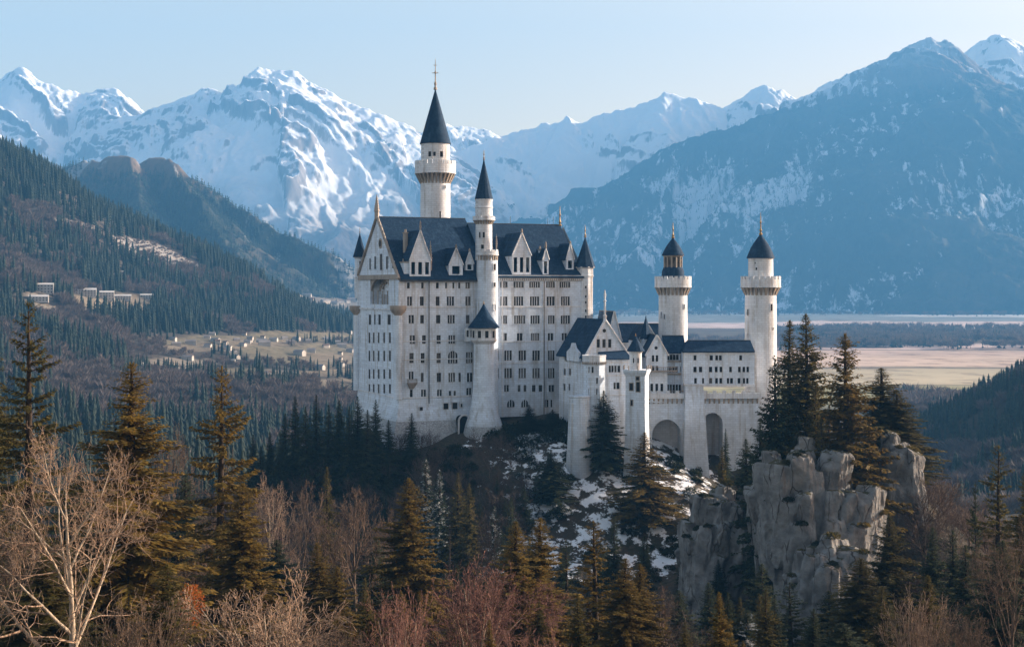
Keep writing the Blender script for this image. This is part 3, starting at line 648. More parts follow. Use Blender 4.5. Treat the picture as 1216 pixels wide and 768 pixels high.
def dormer(parent, fr, px, pyb, wpx, pye, pya, v0, back=6.0, glass=True, stonefront=True, pin=0.0, name="dormer", nwin=1):
    """gabled dormer: stone cheeks and front, slate roof, window"""
    u = fr.u_at(px, v0); k = fr.xy(u, v0)[1] / F; w = wpx * k / fr.c / 2
    zb, ze, za = fr.z_at(pyb, u, v0), fr.z_at(pye, u, v0), fr.z_at(pya, u, v0)
    mb = MB(); q = fr.w
    holes = []
    hw = (ze - zb)
    if glass:
        for i in range(nwin):
            cw = 2 * w / nwin; c = cw * (i + .5); holes.append((round(c - cw * .28, 3), round(c + cw * .28, 3), round(zb + hw * .12, 3), round(zb + hw * .88, 3)))
    panel(mb, q(u - w, v0, 0), fr.U, 2 * w, zb, ze, holes, .3)
    mb.add([q(u - w, v0, ze), q(u + w, v0, ze), q(u, v0, za)], [(0, 1, 2)], 0)
    mb.add([q(u - w, v0, zb), q(u - w, v0, ze), q(u - w, v0 + back, ze), q(u - w, v0 + back, zb)], [(0, 1, 2, 3)], 0)
    mb.add([q(u + w, v0, zb), q(u + w, v0 + back, zb), q(u + w, v0 + back, ze), q(u + w, v0, ze)], [(0, 1, 2, 3)], 0)
    b2 = back + 2.0
    for s in (-1, 1):
        lo = [q(u + s * (w + .25), v0 + .06, ze - .25), q(u + s * (w + .25), v0 + b2, ze - .25), q(u, v0 + b2, za + .02), q(u, v0 + .06, za + .02)]
        mb.prism(lo if s > 0 else lo[::-1], [p + Z * .22 for p in (lo if s > 0 else lo[::-1])], 1)
        # stone coping along the front gable
        a, b = q(u + s * (w + .12), v0 - .14, ze - .1), q(u, v0 - .14, za + .12); mb.bar(a, b, .2, 6, 2)
    d = mb.build(name, [M["stone"], M["slate"], M["stone_warm"]], parent, ROOT)
    for h in holes:
        o = q(u - w, v0, 0); n = Vector((fr.U.y, -fr.U.x, 0)); m2 = MB(); P3 = lambda a, z, dd: o + fr.U * a + Z * z - n * dd
        m2.box8([P3(h[0], h[2], .2), P3(h[1], h[2], .2), P3(h[1], h[2], .28), P3(h[0], h[2], .28)], [P3(h[0], h[3], .2), P3(h[1], h[3], .2), P3(h[1], h[3], .28), P3(h[0], h[3], .28)], 0)
        xm = (h[0] + h[1]) / 2; m2.box8([P3(xm - .05, h[2], .12), P3(xm + .05, h[2], .12), P3(xm + .05, h[2], .198), P3(xm - .05, h[2], .198)], [P3(xm - .05, h[3], .12), P3(xm + .05, h[3], .12), P3(xm + .05, h[3], .198), P3(xm - .05, h[3], .198)], 1)
    if pin: mb3 = MB(); p = q(u, v0 - .1, za + .1); mb.bar
    if pin: pinnacle(parent, q(u, v0 - .05, za - .2), pin, .22, "pinnacle")
    return d
def course(mb, fr, u0, u1, v, z, h=.35, p=.22, m=0):
    q = fr.w; mb.box8([q(u0, v - p, z), q(u1, v - p, z), q(u1, v + .05, z), q(u0, v + .05, z)], [q(u0, v - p, z + h), q(u1, v - p, z + h), q(u1, v + .05, z + h), q(u0, v + .05, z + h)], m)

# ---- the palace: two wings on one long front
A = Fr(474, 384, 24)
uW = A.u_at(577); uE = A.u_at(696); dW = A.v_at(425)
ZE = A.z_at(329); ZB = A.z_at(474); ZR = A.z_at(259, 0, dW / 2)
west = [(339, 7, [(485, 3), (501.7, 2.6), (519.4, 3), (529.8, 2), (538.5, 2), (545.4, 2), (555.4, 4.6)]),
        (357.5, 11, [(486.5, 5), (501, 4), (519.8, 4), (535, 7.5), (555.8, 5.5)]),
        (379, 10, [(488.5, 5.5), (501.4, 4), (520.5, 4.5), (535.9, 7.5), (555.5, 4)]),
        (403, 10, [(489.7, 5.5), (503.6, 4), (521, 4.5), (536.6, 7)]),
        (425, 12, [(488.8, 4.5), (502, 4), (521, 4.5)]), (424, 15, [(537.8, 10)]), (424.5, 13, [(557.5, 7)]),
        (448, 11, [(501.4, 3), (521.4, 4.5), (536.6, 7), (546, 2.6), (558, 6)]), (446, 10, [(488.4, 5)]),
        (467.5, 10, [(488.5, 3), (503, 5), (522, 5)]), (467, 6, [(534.5, 2.5), (540, 2.5)]), (465, 9, [(557, 5.5)])]
east = [(338, 7, [(598.5, 8), (616, 11), (635, 11.5), (653.8, 9.5), (671, 11.5)]),
        (357.5, 11, [(598.5, 7.5), (616, 10), (635, 10), (654, 8.5), (671.5, 9.5)]),
        (379.5, 10, [(598.8, 6.5), (617.3, 12), (635.6, 10), (654.8, 7), (671.5, 10)]),
        (400, 9, [(598.8, 6), (617.3, 6), (635.6, 9), (653.9, 6), (670.3, 5.5)]),
        (422, 12, [(590.6, 3), (603.5, 8), (620.4, 8), (636.8, 8), (654.8, 7)]),
        (443, 12, [(591, 2.6), (603.5, 8), (620.4, 8), (636.8, 8), (654.8, 7)]),
        (461, 8, [(601.6, 5), (616.5, 3), (623.5, 3), (634, 4), (642, 4), (655, 6)]),
        (479, 9, [(606.8, 8), (623.3, 7.5), (649, 5), (655, 2)])]
wing = MB(); hw = px_holes(A, west)
panel(wing, A.w(0, 0, 0), A.U, uW, ZB, ZE, hw)
# gabled end: five window bays, loggia
lu = -A.V; lo = A.w(0, dW, 0)
def left_holes(rows, u=0.0):
    out = []
    for py, h, cols in rows:
        for px, w in cols:
            v = A.v_at(px, u); y = A.xy(u, v)[1]; ww = w * y / F / (A.s * 1.0) * .93; zc = A.z_at(py, u, v); k = y / F
            out.append((round(dW - v - ww / 2, 3), round(dW - v + ww / 2, 3), round(zc - h * k / 2, 3), round(zc + h * k / 2, 3)))
    return out
bays = [(438.6, 3.0), (443.7, 2.8), (449.6, 2.8), (456.2, 3.0), (462.9, 3.2)]
hl = left_holes([(379.5, 12, [(439.2, 4), (445, 2.6), (450.6, 4), (462, 5)]), (401, 12.5, bays), (422.5, 12.5, bays), (444, 11.5, bays), (461.5, 11, bays), (347, 36, [(450.6, 30)])])
logg = hl[-1]; hl[-1] = (*logg, 3.0)
panel(wing, lo, lu, dW, ZB, ZE, hl, .28)
q = A.w
wing.add([q(0, dW, ZE), q(0, 0, ZE), q(0, dW / 2, ZR)], [(0, 1, 2)], 0)
wing.add([q(uW, 0, ZB), q(uW, dW, ZB), q(uW, dW, ZE), q(uW, dW / 2, ZR), q(uW, 0, ZE)], [(0, 1, 2, 3, 4)], 0)
wing.add([q(uW, dW, ZB), q(0, dW, ZB), q(0, dW, ZE), q(uW, dW, ZE)], [(0, 1, 2, 3)], 0)
for py in (365.5, 406, 428): course(wing, A, -.05, uW, 0, A.z_at(py), .28, .16, 1)
course(wing, A, -.1, uW, 0, ZE - 1.1, .9, .45, 2)
for zc in (A.z_at(473.5),):
    course(wing, A, -.1, uW, 0, zc, .4, .25, 1)
for py, hh, pp, mm in ((331.5, 1.3, .5, 2), (369, .5, .35, 1), (474, .45, .25, 1)):        # string courses round the gabled end
    z = A.z_at(py); wing.box8([q(-pp, dW + pp, z), q(-pp, -.03, z), q(.05, -.03, z), q(.05, dW + pp, z)], [q(-pp, dW + pp, z + hh), q(-pp, -.03, z + hh), q(.05, -.03, z + hh), q(.05, dW + pp, z + hh)], mm)
# pilaster strips at the corner of the gabled end
for v0, v1 in ((-.35, .9), (dW - 1.2, dW + .3)):
    wing.box8([q(-.3, v1, ZB), q(-.3, v0, ZB), q(.25, v0, ZB), q(.25, v1, ZB)], [q(-.3, v1, ZE - 1.4), q(-.3, v0, ZE - 1.4), q(.25, v0, ZE - 1.4), q(.25, v1, ZE - 1.4)], 0)
pw = wing.build("palace_wing", [M["stone"], M["stone_warm"], M["trim"]], castle, ROOT, "tall left wing of the palace with a gabled end")
for h in hw:
    window(pw, A.w(0, 0, 0), A.U, *h[:4], arch=(h[1] - h[0] > 2.3 and h[3] - h[2] > 3.2))
for h in hl[:-1]: window(pw, lo, lu, *h[:4], depth=.28, lights=1, sill=False)
# loggia: back wall with windows, carved arch, balustrade
lg = MB(); n_l = Vector((lu.y, -lu.x, 0)); L0 = Vector((lo.x, lo.y, 0)) - n_l * 2.98; a0, a1, c0, c1 = logg
iw = [(a0 + (a1 - a0) * f, a0 + (a1 - a0) * g, c0 + .6, c0 + 3.6) for f, g in ((.06, .16), (.2, .36), (.46, .62), (.72, .82), (.85, .94))]
iw = [tuple(round(x, 3) for x in h) for h in iw]
panel(lg, L0, lu, a1, c0, c1, [(0, round(a0, 3), c0, c1)] + iw, .3)
pl = lambda a, z, d: Vector((lo.x, lo.y, 0)) + lu * a + Z * z - n_l * d
xm, rr = (a0 + a1) / 2, (a1 - a0) / 2
for k in range(16):
    t0, t1 = math.pi * k / 16, math.pi * (k + 1) / 16
    pts = [(xm + rr * math.cos(t0), c1 - 4 + 3.6 * math.sin(t0)), (xm + rr * math.cos(t1), c1 - 4 + 3.6 * math.sin(t1)), (xm + rr * math.cos(t1), c1), (xm + rr * math.cos(t0), c1)]
    if pts[2][1] - pts[0][1] > .01: lg.prism([pl(*p, .25) for p in pts], [pl(*p, .9) for p in pts], 1)
    p0, p1 = pl(xm + rr * .92 * math.cos(t0), c1 - 4 + 3.2 * math.sin(t0), 2.85), pl(xm + rr * .92 * math.cos(t1), c1 - 4 + 3.2 * math.sin(t1), 2.85); lg.bar(p0, p1, .35, 6, 1)
for k in range(7):                                            # carved medallions in the tympanum
    t = math.pi * (k + .5) / 7; p = pl(xm + rr * .6 * math.cos(t), c1 - 3.6 + 2.2 * math.sin(t), 2.8); lg.bar(p, p + n_l * .35, .45, 8, 1)
lg.box8([pl(a0 + .01, c0 + .01, .05), pl(a1 - .01, c0 + .01, .05), pl(a1 - .01, c0 + .01, .3), pl(a0 + .01, c0 + .01, .3)], [pl(a0 + .01, c0 + .9, .05), pl(a1 - .01, c0 + .9, .05), pl(a1 - .01, c0 + .9, .3), pl(a0 + .01, c0 + .9, .3)], 0)
for f in (.12, .38, .64, .9):
    p = pl(a0 + (a1 - a0) * f, c0 + .9, .2); lg.lathe(p, [(.22, p.z), (.17, p.z + .3), (.16, c1 - 4.2), (.28, c1 - 3.9)], 10, 1)
lg.build("loggia", [M["stone"], M["trim"]], pw, ROOT, "recessed arcaded loggia high on the gabled end")
for h in iw: window(pw, L0, lu, *h[:4], depth=.3, sill=False)
# gable tracery windows, rosette
for px, py, w, h in ((440, 313.5, 1.9, 13), (446, 312, 2.2, 15), (453, 311, 3, 19), (460, 312, 2.2, 15), (467, 315, 1.3, 7)):
    tw = MB(); v = A.v_at(px); y = A.xy(0, v)[1]; k = y / F; zc = A.z_at(py, 0, v); ww = w * k / A.s * .9
    for (e, d0, m) in ((.35, -.10, 1), (0, -.18, 0)):
        tw.box8([q(d0, v + ww / 2 + e, zc - h * k / 2 - e), q(d0, v - ww / 2 - e, zc - h * k / 2 - e), q(.2, v - ww / 2 - e, zc - h * k / 2 - e), q(.2, v + ww / 2 + e, zc - h * k / 2 - e)],
                [q(d0, v + ww / 2 + e, zc + h * k / 2 + e), q(d0, v - ww / 2 - e, zc + h * k / 2 + e), q(.2, v - ww / 2 - e, zc + h * k / 2 + e), q(.2, v + ww / 2 + e, zc + h * k / 2 + e)], m)
    tw.build("gable_window", [M["glass"], M["stone"], M["trim"]], pw, ROOT)
tw = MB(); v = A.v_at(452); p = q(0, v, A.z_at(289, 0, v)); nl = Vector((-A.c, -A.s, 0))
tw.bar(p + nl * .16, p - nl * .2, 1.5, 16, 2); tw.bar(p + nl * .22, p - nl * .2, 1.0, 12, 0)
tw.build("rosette", [M["glass"], M["stone"], M["trim"]], pw, ROOT)
# gable coping with crockets and pinnacle
cp = MB()
for va, vb in ((dW + .5, dW / 2), (-.5, dW / 2)):
    a, b = q(-.25, va, ZE - .5), q(-.25, vb, ZR + .6); cp.bar(a, b, .42, 6)
    for k in range(1, 14): p = a.lerp(b, k / 14) + Z * .45; cp.lathe(p, [(.05, p.z - .3), (.28, p.z), (.05, p.z + .55)], 5)
cp.build("gable_coping", M["trim"], pw, ROOT)
pinnacle(pw, q(-.25, dW / 2, ZR + .4), A.z_at(231, 0, dW / 2) - ZR - .4, .75)
gable_roof(A, .15, uW + 1.2, 0, dW, ZE, ZR, .9, .35, 'u', pw, label="steep blue slate roof of the left wing")
# gutter, pipes
gp = MB(); gp.bar(q(-.2, -1.0, ZE - 1.0), q(uW - 2, -1.0, ZE - 1.0), .2, 8); u5 = A.u_at(509); gp.bar(q(u5, -.35, ZE - 1), q(u5, -.35, ZB - 1.5), .13, 8)
gp.build("drainpipe", M["lead"], pw, ROOT)
# dormers, chimneys and spirelets on the left roof
dormer(pw, A, 499, 328, 24, 309, 274, -.2, 9, True, True, 3.2, nwin=3)
dormer(pw, A, 541.5, 327, 16, 314.5, 295, .25, 6, True, True, 1.4)
dormer(pw, A, 557.5, 321, 9, 313, 299, 1.0, 5, True, True, 1.2)
def chimney(parent, fr, px, pyt, pyb, w, v0, d=1.2, tilt=0.0, m="stone_warm", name="chimney"):
    u = fr.u_at(px, v0); k = fr.xy(u, v0)[1] / F; hw_ = w * k / 2; zt, zb = fr.z_at(pyt, u, v0), fr.z_at(pyb, u, v0); mb = MB(); qq = fr.w
    mb.box8([qq(u - hw_, v0, zb), qq(u + hw_, v0, zb), qq(u + hw_, v0 + d, zb), qq(u - hw_, v0 + d, zb)], [qq(u - hw_, v0, zt), qq(u + hw_, v0, zt), qq(u + hw_, v0 + d, zt), qq(u - hw_, v0 + d, zt)], 0)
    mb.box8([qq(u - hw_ - .15, v0 - .15, zt + .003), qq(u + hw_ + .15, v0 - .15, zt + .003), qq(u + hw_ + .15, v0 + d + .15, zt + .003), qq(u - hw_ - .15, v0 + d + .15, zt + .003)], [qq(u - hw_ - .15, v0 - .15, zt + .3), qq(u + hw_ + .15, v0 - .15, zt + .3), qq(u + hw_ + .15, v0 + d + .15, zt + .3), qq(u - hw_ - .15, v0 + d + .15, zt + .3)], 1)
    for s in (-.4, .4): p = qq(u + s * hw_, v0 + d / 2, zt + .3); mb.lathe(p, [(.18, p.z), (.14, p.z + .8), (.19, p.z + .85)], 8, 1)
    return mb.build(name, [M[m], M["trim"]], parent, ROOT)
chimney(pw, A, 484, 312, 330, 9, .6, 5, m="stone")
chimney(pw, A, 482.5, 277, 306, 3.6, 5.5, 1.6, m="trim")
pinnacle(pw, A.w(A.u_at(511.5), .2, A.z_at(318, A.u_at(511.5))), 7.5, .42)
# corner oriels carried on carved corbels
for vv, px in ((dW, 430.5), (0.3, 470)):
    c = A.xy(-.2, vv); zt = ZP(365, c[1]); mb = MB()
    mb.lathe(c, [(.2, zt - 3.4), (.9, zt - 2.8), (1.1, zt - 2.0), (1.9, zt - 1.2), (2.2, zt - .6), (2.3, zt), (2.3, zt + .5), (2.0, zt + .5)], 12)
    mb.build("corbel", M["trim"], pw, ROOT, smooth_angle=35)
    mb = MB(); mb.lathe(c, [(1.15, ZB), (1.15, zt - 2.2)], 10); mb.build("corner_shaft", M["stone"], pw, ROOT)
# corner turret with a slate cone at the far end of the gable
c = A.xy(.6, dW); tz = ZP(305, c[1]); tt = MB(); tt.lathe(c, [(1.5, ZE - 6), (1.75, ZE - .3), (1.9, ZE + .2), (1.5, ZE + .6), (1.5, tz - .6), (1.85, tz - .2), (1.85, tz)], 12)
ct = tt.build("corner_turret", M["stone"], castle, ROOT, "small round turret with a dark cone at the far left corner")
cone_roof(ct, c, 2.05, tz, ZP(276, c[1]), 14); finial(ct, (c[0], c[1], ZP(276.5, c[1])), 2.0, .09, False)
for px in (427.5, 433): tower_window(ct, c, 1.5, px, 314, 1.4, 8, c[1] - 1.5)
# small iron balcony on the front
u0 = A.u_at(488.4); zb = A.z_at(455.5, u0); mb = MB(); 
mb.box8([q(u0 - 1.3, -1.5, zb), q(u0 + 1.3, -1.5, zb), q(u0 + 1.3, 0, zb), q(u0 - 1.3, 0, zb)], [q(u0 - 1.3, -1.5, zb + .3), q(u0 + 1.3, -1.5, zb + .3), q(u0 + 1.3, 0, zb + .3), q(u0 - 1.3, 0, zb + .3)])
mb.prism([q(u0 - .5, -.2, zb - 1.5), q(u0 + .5, -.2, zb - 1.5), q(u0 + .5, .02, zb - 1.5), q(u0 - .5, .02, zb - 1.5)], [q(u0 - 1.2, -1.35, zb - .003), q(u0 + 1.2, -1.35, zb - .003), q(u0 + 1.2, .02, zb - .003), q(u0 - 1.2, .02, zb - .003)])
for k in range(12):
    p = q(u0 - 1.25 + 2.5 * k / 11, -1.45, zb + .3); mb.bar(p, p + Z * 1.0, .035, 5)
mb.bar(q(u0 - 1.3, -1.45, zb + 1.3), q(u0 + 1.3, -1.45, zb + 1.3), .06)
for s in (-1.27, 1.27):
    mb.bar(q(u0 + s, -1.45, zb + 1.3), q(u0 + s, 0, zb + 1.3), .06)
    for k in range(4): p = q(u0 + s, -1.2 + k * .35, zb + .3); mb.bar(p, p + Z * 1.0, .035, 5)
mb.build("balcony", M["trim"], pw, ROOT, "small balcony on the palace front")

# east wing, on the same front
ee = MB(); EZ = A.z_at(327, uE); dE = dW * .82; EB = ZB - 6; ER = A.z_at(267.5, (uW + uE) / 2, dE / 2)
he = [(a - uW, b - uW, c, d) for a, b, c, d in px_holes(A, east)]
panel(ee, A.w(uW, 0, 0), A.U, uE - uW, EB, EZ, he)
ee.add([q(uE, 0, EB), q(uE, dE, EB), q(uE, dE, EZ), q(uE, dE / 2, ER), q(uE, 0, EZ)], [(0, 1, 2, 3, 4)], 0)
ee.add([q(uE, dE, EB), q(uW, dE, EB), q(uW, dE, EZ), q(uE, dE, EZ)], [(0, 1, 2, 3)], 0)
for py in (364.8, 405.8, 431): course(ee, A, uW, uE - .1, 0, A.z_at(py, uE / 2 + uW / 2), .3, .16, 1)
course(ee, A, uW, uE - .1, 0, EZ - 1.5, .55, .4, 2); course(ee, A, uW, uE - .1, 0, EZ - .9, .9, .55, 1)
for k in range(44):                                                              # dentils under the eaves
    uu = uW + 1 + (uE - uW - 2.4) * k / 43; ee.box8([q(uu, -.5, EZ - 1.45), q(uu + .3, -.5, EZ - 1.45), q(uu + .3, -.36, EZ - 1.45), q(uu, -.36, EZ - 1.45)], [q(uu, -.5, EZ - .91), q(uu + .3, -.5, EZ - .91), q(uu + .3, -.36, EZ - .91), q(uu, -.36, EZ - .91)], 1)
for px in (596.5, 646):
    uu = A.u_at(px); ee.box8([q(uu - .25, -.12, EB), q(uu + .25, -.12, EB), q(uu + .25, .02, EB), q(uu - .25, .02, EB)], [q(uu - .25, -.12, EZ - 1.6), q(uu + .25, -.12, EZ - 1.6), q(uu + .25, .02, EZ - 1.6), q(uu - .25, .02, EZ - 1.6)], 1)
pe = ee.build("palace_wing", [M["stone"], M["stone_warm"], M["trim"]], castle, ROOT, "right wing of the palace, lower roofed, with paired windows")
for h in he: window(pe, A.w(uW, 0, 0), A.U, *h[:4], arch=(h[2] < A.z_at(479, uE) and h[1] - h[0] > 1.6))
gable_roof(A, uW + .5, uE - 1.0, 0, dE, EZ, ER, .8, .35, 'u', pe, label="lower slate roof of the right wing")
dormer(pe, A, 619.5, 326, 22, 303, 277, -.25, 9, True, True, 1.6, nwin=3)
dormer(pe, A, 677, 320, 9, 308, 290, 1.0, 5, True, True, 1.2)
dormer(pe, A, 648, 327, 7, 308, 296, -.1, 4, True, True, 2.6)
chimney(pe, A, 642, 297, 312, 2.5, 3.0, 1.0)
finial(pe, q(uE - 1.1, dE / 2, ER), 6.0, .22)
for px, h in ((606, 2.6), (657, 2.8), (650.5, 2.2)):
    mb = MB(); uu = A.u_at(px, dE / 2); mb.bar(q(uu, dE / 2, ER), q(uu, dE / 2, ER + h), .06); mb.build("lightning_rod", M["lead"], pe, ROOT)
gp = MB(); u5 = A.u_at(645.5); gp.bar(q(u5, -.5, EZ - 1.6), q(u5, -.3, EB), .12, 8); gp.build("drainpipe", M["lead"], pe, ROOT)
# octagonal corner turret at the right end
c = A.xy(uE + .3, 1.2); y = c[1]; k = y / F; zs = ZP(317, y); mb = MB()
mb.lathe(c, [(2.35, EB), (2.35, zs - 3.2), (2.65, zs - 2.5), (2.45, zs - 2.2), (2.45, zs - .6), (2.9, zs - .2), (2.9, zs + .05)], 8, ph=.3)
ot = mb.build("corner_turret", M["stone_warm"], castle, ROOT, "octagonal corner turret with a tall spire at the palace's right end")
cone_roof(ot, c, 3.0, zs, ZP(281, y), 8); finial(ot, (c[0], c[1], ZP(282, y)), 3.6, .16)
for py in (341, 352, 359, 369, 376): tower_window(ot, c, 2.25, 695.6, py, 1.8, 3, y - 2.2)

# plinth: battered foot of rough stone
pb = MB(); prev = None
uP = A.u_at(563)
rings = []
for py, off in ((474, .15), (484, .35), (500, 1.3), (515, 2.4), (530, 3.5), (560, 5.0)):
    z = A.z_at(py); o = off; pts = []
    for (u_, v_, du, dv) in ((0, 0, -1, -1), (uP * .33, 0, 0, -1.5), (uP * .66, 0, 0, -1.25), (uP, 0, 0, -1), (uP, dW, 0, 1), (0, dW, -.5, .6), (0, dW * .66, -.9, 0), (0, dW * .33, -1.1, 0)):
        pts.append(q(u_ + du * o, v_ + dv * o, z))
    rings.append(pts)
for a, b in zip(rings[1:], rings): pb.prism(a, b, 0 if rings.index(a) < 3 else 1, cap=False)
plo = pb.build("plinth", [M["stone"], M["rubble"]], castle, ROOT, "battered stone foot of the left wing")
# arched gateway in the plinth
mb = MB(); ud = A.u_at(544.5); zd = A.z_at(517, ud); zt = A.z_at(492, ud); r = 1.45
pts = [(ud - r, zd), (ud + r, zd)] + [(ud + r * math.cos(math.pi * k / 8), zt - r + r * math.sin(math.pi * k / 8)) for k in range(9)]
pts = [pts[0], pts[1]] + pts[2:]
mb.prism([q(a, -4.2, z) for a, z in pts], [q(a, .4, z) for a, z in pts], 0)
for k in range(9):
    t0, t1 = math.pi * k / 9, math.pi * (k + 1) / 9; mb.bar(q(ud + (r + .2) * math.cos(t0), -4.25, zt - r + (r + .2) * math.sin(t0)), q(ud + (r + .2) * math.cos(t1), -4.25, zt - r + (r + .2) * math.sin(t1)), .28, 6, 1)
for s in (-1, 1): mb.bar(q(ud + s * (r + .2), -4.25, zd), q(ud + s * (r + .2), -4.25, zt - r), .28, 6, 1)
mb.build("gateway", [M["dark_void"], M["stone_warm"]], plo, ROOT, "dark arched gateway at the foot of the palace")
for px, py, w, h in ((529, 482, 6, 7), (539.7, 481.5, 6, 7.5), (547.5, 481, 2, 4), (499.8, 485, 3.5, 4)):
    mb = MB(); u_ = A.u_at(px, -.6); k = .23; z = A.z_at(py, u_, -.6)
    for e, d0, m in ((0, -1.0, 0), (.22, -.86, 1)):
        mb.box8([q(u_ - w * k / 2 - e, d0, z - h * k / 2 - e), q(u_ + w * k / 2 + e, d0, z - h * k / 2 - e), q(u_ + w * k / 2 + e, .1, z - h * k / 2 - e), q(u_ - w * k / 2 - e, .1, z - h * k / 2 - e)],
                [q(u_ - w * k / 2 - e, d0, z + h * k / 2 + e), q(u_ + w * k / 2 + e, d0, z + h * k / 2 + e), q(u_ + w * k / 2 + e, .1, z + h * k / 2 + e), q(u_ - w * k / 2 - e, .1, z + h * k / 2 + e)], m)
    mb.build("window", [M["glass"], M["stone_warm"]], plo, ROOT)

# ---- round keep tower behind the palace
def centre(px, y): return (XP(px, y), y)
y = 420.0; c = centre(517, y); k = y / F
mb = MB(); mb.lathe(c, [(17.9 * k, ZP(345, y)), (17.7 * k, ZP(218, y)), (17.7 * k, ZP(205, y)), (17 * k, ZP(204, y)), (17 * k, ZP(173, y)), (17.6 * k, ZP(171, y))], 40)
kt = mb.build("keep_tower", M["stone_warm"], castle, ROOT, "tallest round tower with a corbelled gallery and pointed slate roof", smooth_angle=30)
gallery(kt, c, 17.7 * k, 24.3 * k, ZP(218.5, y), ZP(207, y), ZP(191.5, y), 26)
cone_roof(kt, c, 18.6 * k, ZP(171, y), ZP(105, y), 16); finial(kt, (c[0], c[1], ZP(107, y)), 9.2, .22, False, cross=True)
for px, py, w, h in ((510.5, 183, 3.6, 6), (516, 183, 3, 5), (524, 183, 4, 7)): tower_window(kt, c, 17 * k, px, py, w, h, y - 4)
for px, py, w, h in ((522.5, 255, 1.8, 8), (528, 222, 1.8, 4)): tower_window(kt, c, 17.7 * k, px, py, w, h, y - 4)

# ---- slender stair tower between the wings
y = A.xy(uW, -1.0)[1]; c = (A.xy(uW, -1.0)[0] + .3, y); k = y / F; c = centre(578.5, y); c2 = centre(574.6, y)
mb = MB(); mb.lathe(c, [(13.2 * k, ZP(490, y)), (12.6 * k, ZP(320, y)), (12.4 * k, ZP(309, y))], 28)
st = mb.build("stair_tower", M["stone"], castle, ROOT, "slender round stair tower standing between the two palace wings", smooth_angle=30)
mb = MB(); mb.lathe(c2, [(10 * k, ZP(309, y)), (9.7 * k, ZP(264, y)), (9.7 * k, ZP(258, y)), (10.2 * k, ZP(257, y)), (10.2 * k, ZP(247.5, y)), (10.9 * k, ZP(247, y)), (10.9 * k, ZP(246, y)), (10.1 * k, ZP(245.5, y)), (10.1 * k, ZP(239, y)), (10.9 * k, ZP(237.5, y)), (10.9 * k, ZP(236.8, y))], 24)
mb.build("upper_stage", M["stone_warm"], st, ROOT, smooth_angle=30)
gallery(st, c, 12.3 * k, 13.4 * k, ZP(309, y), ZP(303.5, y), ZP(296.5, y), 20, 28)
gallery(st, c2, 9.7 * k, 13.2 * k, ZP(266.5, y), ZP(262, y), ZP(257, y), 20, 28)
cone_roof(st, c2, 10.9 * k, ZP(236.8, y), ZP(188, y), 14); finial(st, (c2[0], c2[1], ZP(190, y)), 2.8, .13, cross=True)
for px, py, w, h in ((570, 279, 2, 6.5), (574.5, 279, 2.4, 6.5), (573, 293, 3.4, 5)): tower_window(st, c2, 9.8 * k, px, py, w, h, y - 2)
for px, py, w, h in ((587, 317, 3.4, 7), (587, 338, 2.6, 5), (587, 365, 3, 7)): tower_window(st, c, 12.5 * k, px, py, w, h, y - 2)
pinnacle(st, (c[0] + 12.2 * k * .9, y - 1.2, ZP(297, y)), 4.5, .2)

# ---- round tower with a flared foot in front of the palace
y = A.xy(uW, -7)[1]; c = centre(574.5, y); k = y / F
mb = MB(); pr = [(30 * k, ZP(540, y)), (25 * k, ZP(515, y)), (22.5 * k, ZP(505, y)), (18 * k, ZP(492, y)), (15 * k, ZP(480, y)), (13.2 * k, ZP(465, y)), (12.2 * k, ZP(445, y)), (11.8 * k, ZP(405, y))]
mb.lathe(c, pr[:3], 36, 1); mb.lathe(c, pr[2:], 36, 0)
rt = mb.build("round_tower", [M["stone"], M["rubble"]], castle, ROOT, "round tower with a flared foot and a blue cone before the palace front", smooth_angle=30)
mb = MB(); mb.lathe(c, [(12 * k, ZP(408, y)), (15.5 * k, ZP(404, y)), (15.5 * k, ZP(402.5, y)), (14.6 * k, ZP(402.4, y)), (14.6 * k, ZP(390.5, y)), (16.2 * k, ZP(389.5, y)), (16.2 * k, ZP(388.6, y))], 20)
lt = mb.build("lantern_storey", M["stone_warm"], rt, ROOT, smooth_angle=30)
for px in (562.5, 569.5, 578, 585.5): tower_window(rt, c, 14.6 * k, px, 397, 4.2, 8.5, y - 3)
cone_roof(rt, c, 19 * k, ZP(388.6, y), ZP(360, y), 16, bell=-.06); finial(rt, (c[0], c[1], ZP(361, y)), .9, .14)
mb = MB(); yb = y + 1.5; cb = centre(558, yb)
mb.lathe(cb, [(6.5 * k, ZP(405, yb)), (6.5 * k, ZP(389, yb))], 12); mb.build("side_oriel", M["stone"], rt, ROOT)
for px in (555.5, 560): tower_window(rt, cb, 6.5 * k, px, 396, 3, 8, yb - 1.4)

# ---- gatehouse with a steep gable, right of the palace
G = Fr(695.6, 377, 20)
gu = G.u_at(746.4); gv = G.v_at(664); gze = G.z_at(422.5, 0, 0); gzr = G.z_at(381, gu * .45, 0); gb = G.z_at(560)
g = MB(); gq = G.w
gh = px_holes(G, [(407.7, 10, [(710.7, 3.6), (717.4, 3.8), (724.2, 3.6)])])
lh_ = []
for py, h, cols in ((424.6, 8, [(671.8, 2.4), (676.8, 2.8)]), (441.5, 8, [(670.3, 2.6), (676.5, 2.6)]), (459.5, 8, [(670, 2.6), (676, 2)])):
    for px, w in cols:
        v_ = G.v_at(px); yy = G.xy(0, v_)[1]; k = yy / F; ww = w * k / G.s; zc = G.z_at(py, 0, v_); lh_.append((round(gv - v_ - ww / 2, 3), round(gv - v_ + ww / 2, 3), round(zc - h * k / 2, 3), round(zc + h * k / 2, 3)))
panel(g, gq(0, 0, 0), G.U, gu, gb, gze, [])
panel(g, gq(0, gv, 0), -G.V, gv, gb, gze, lh_)
um = gu * .45
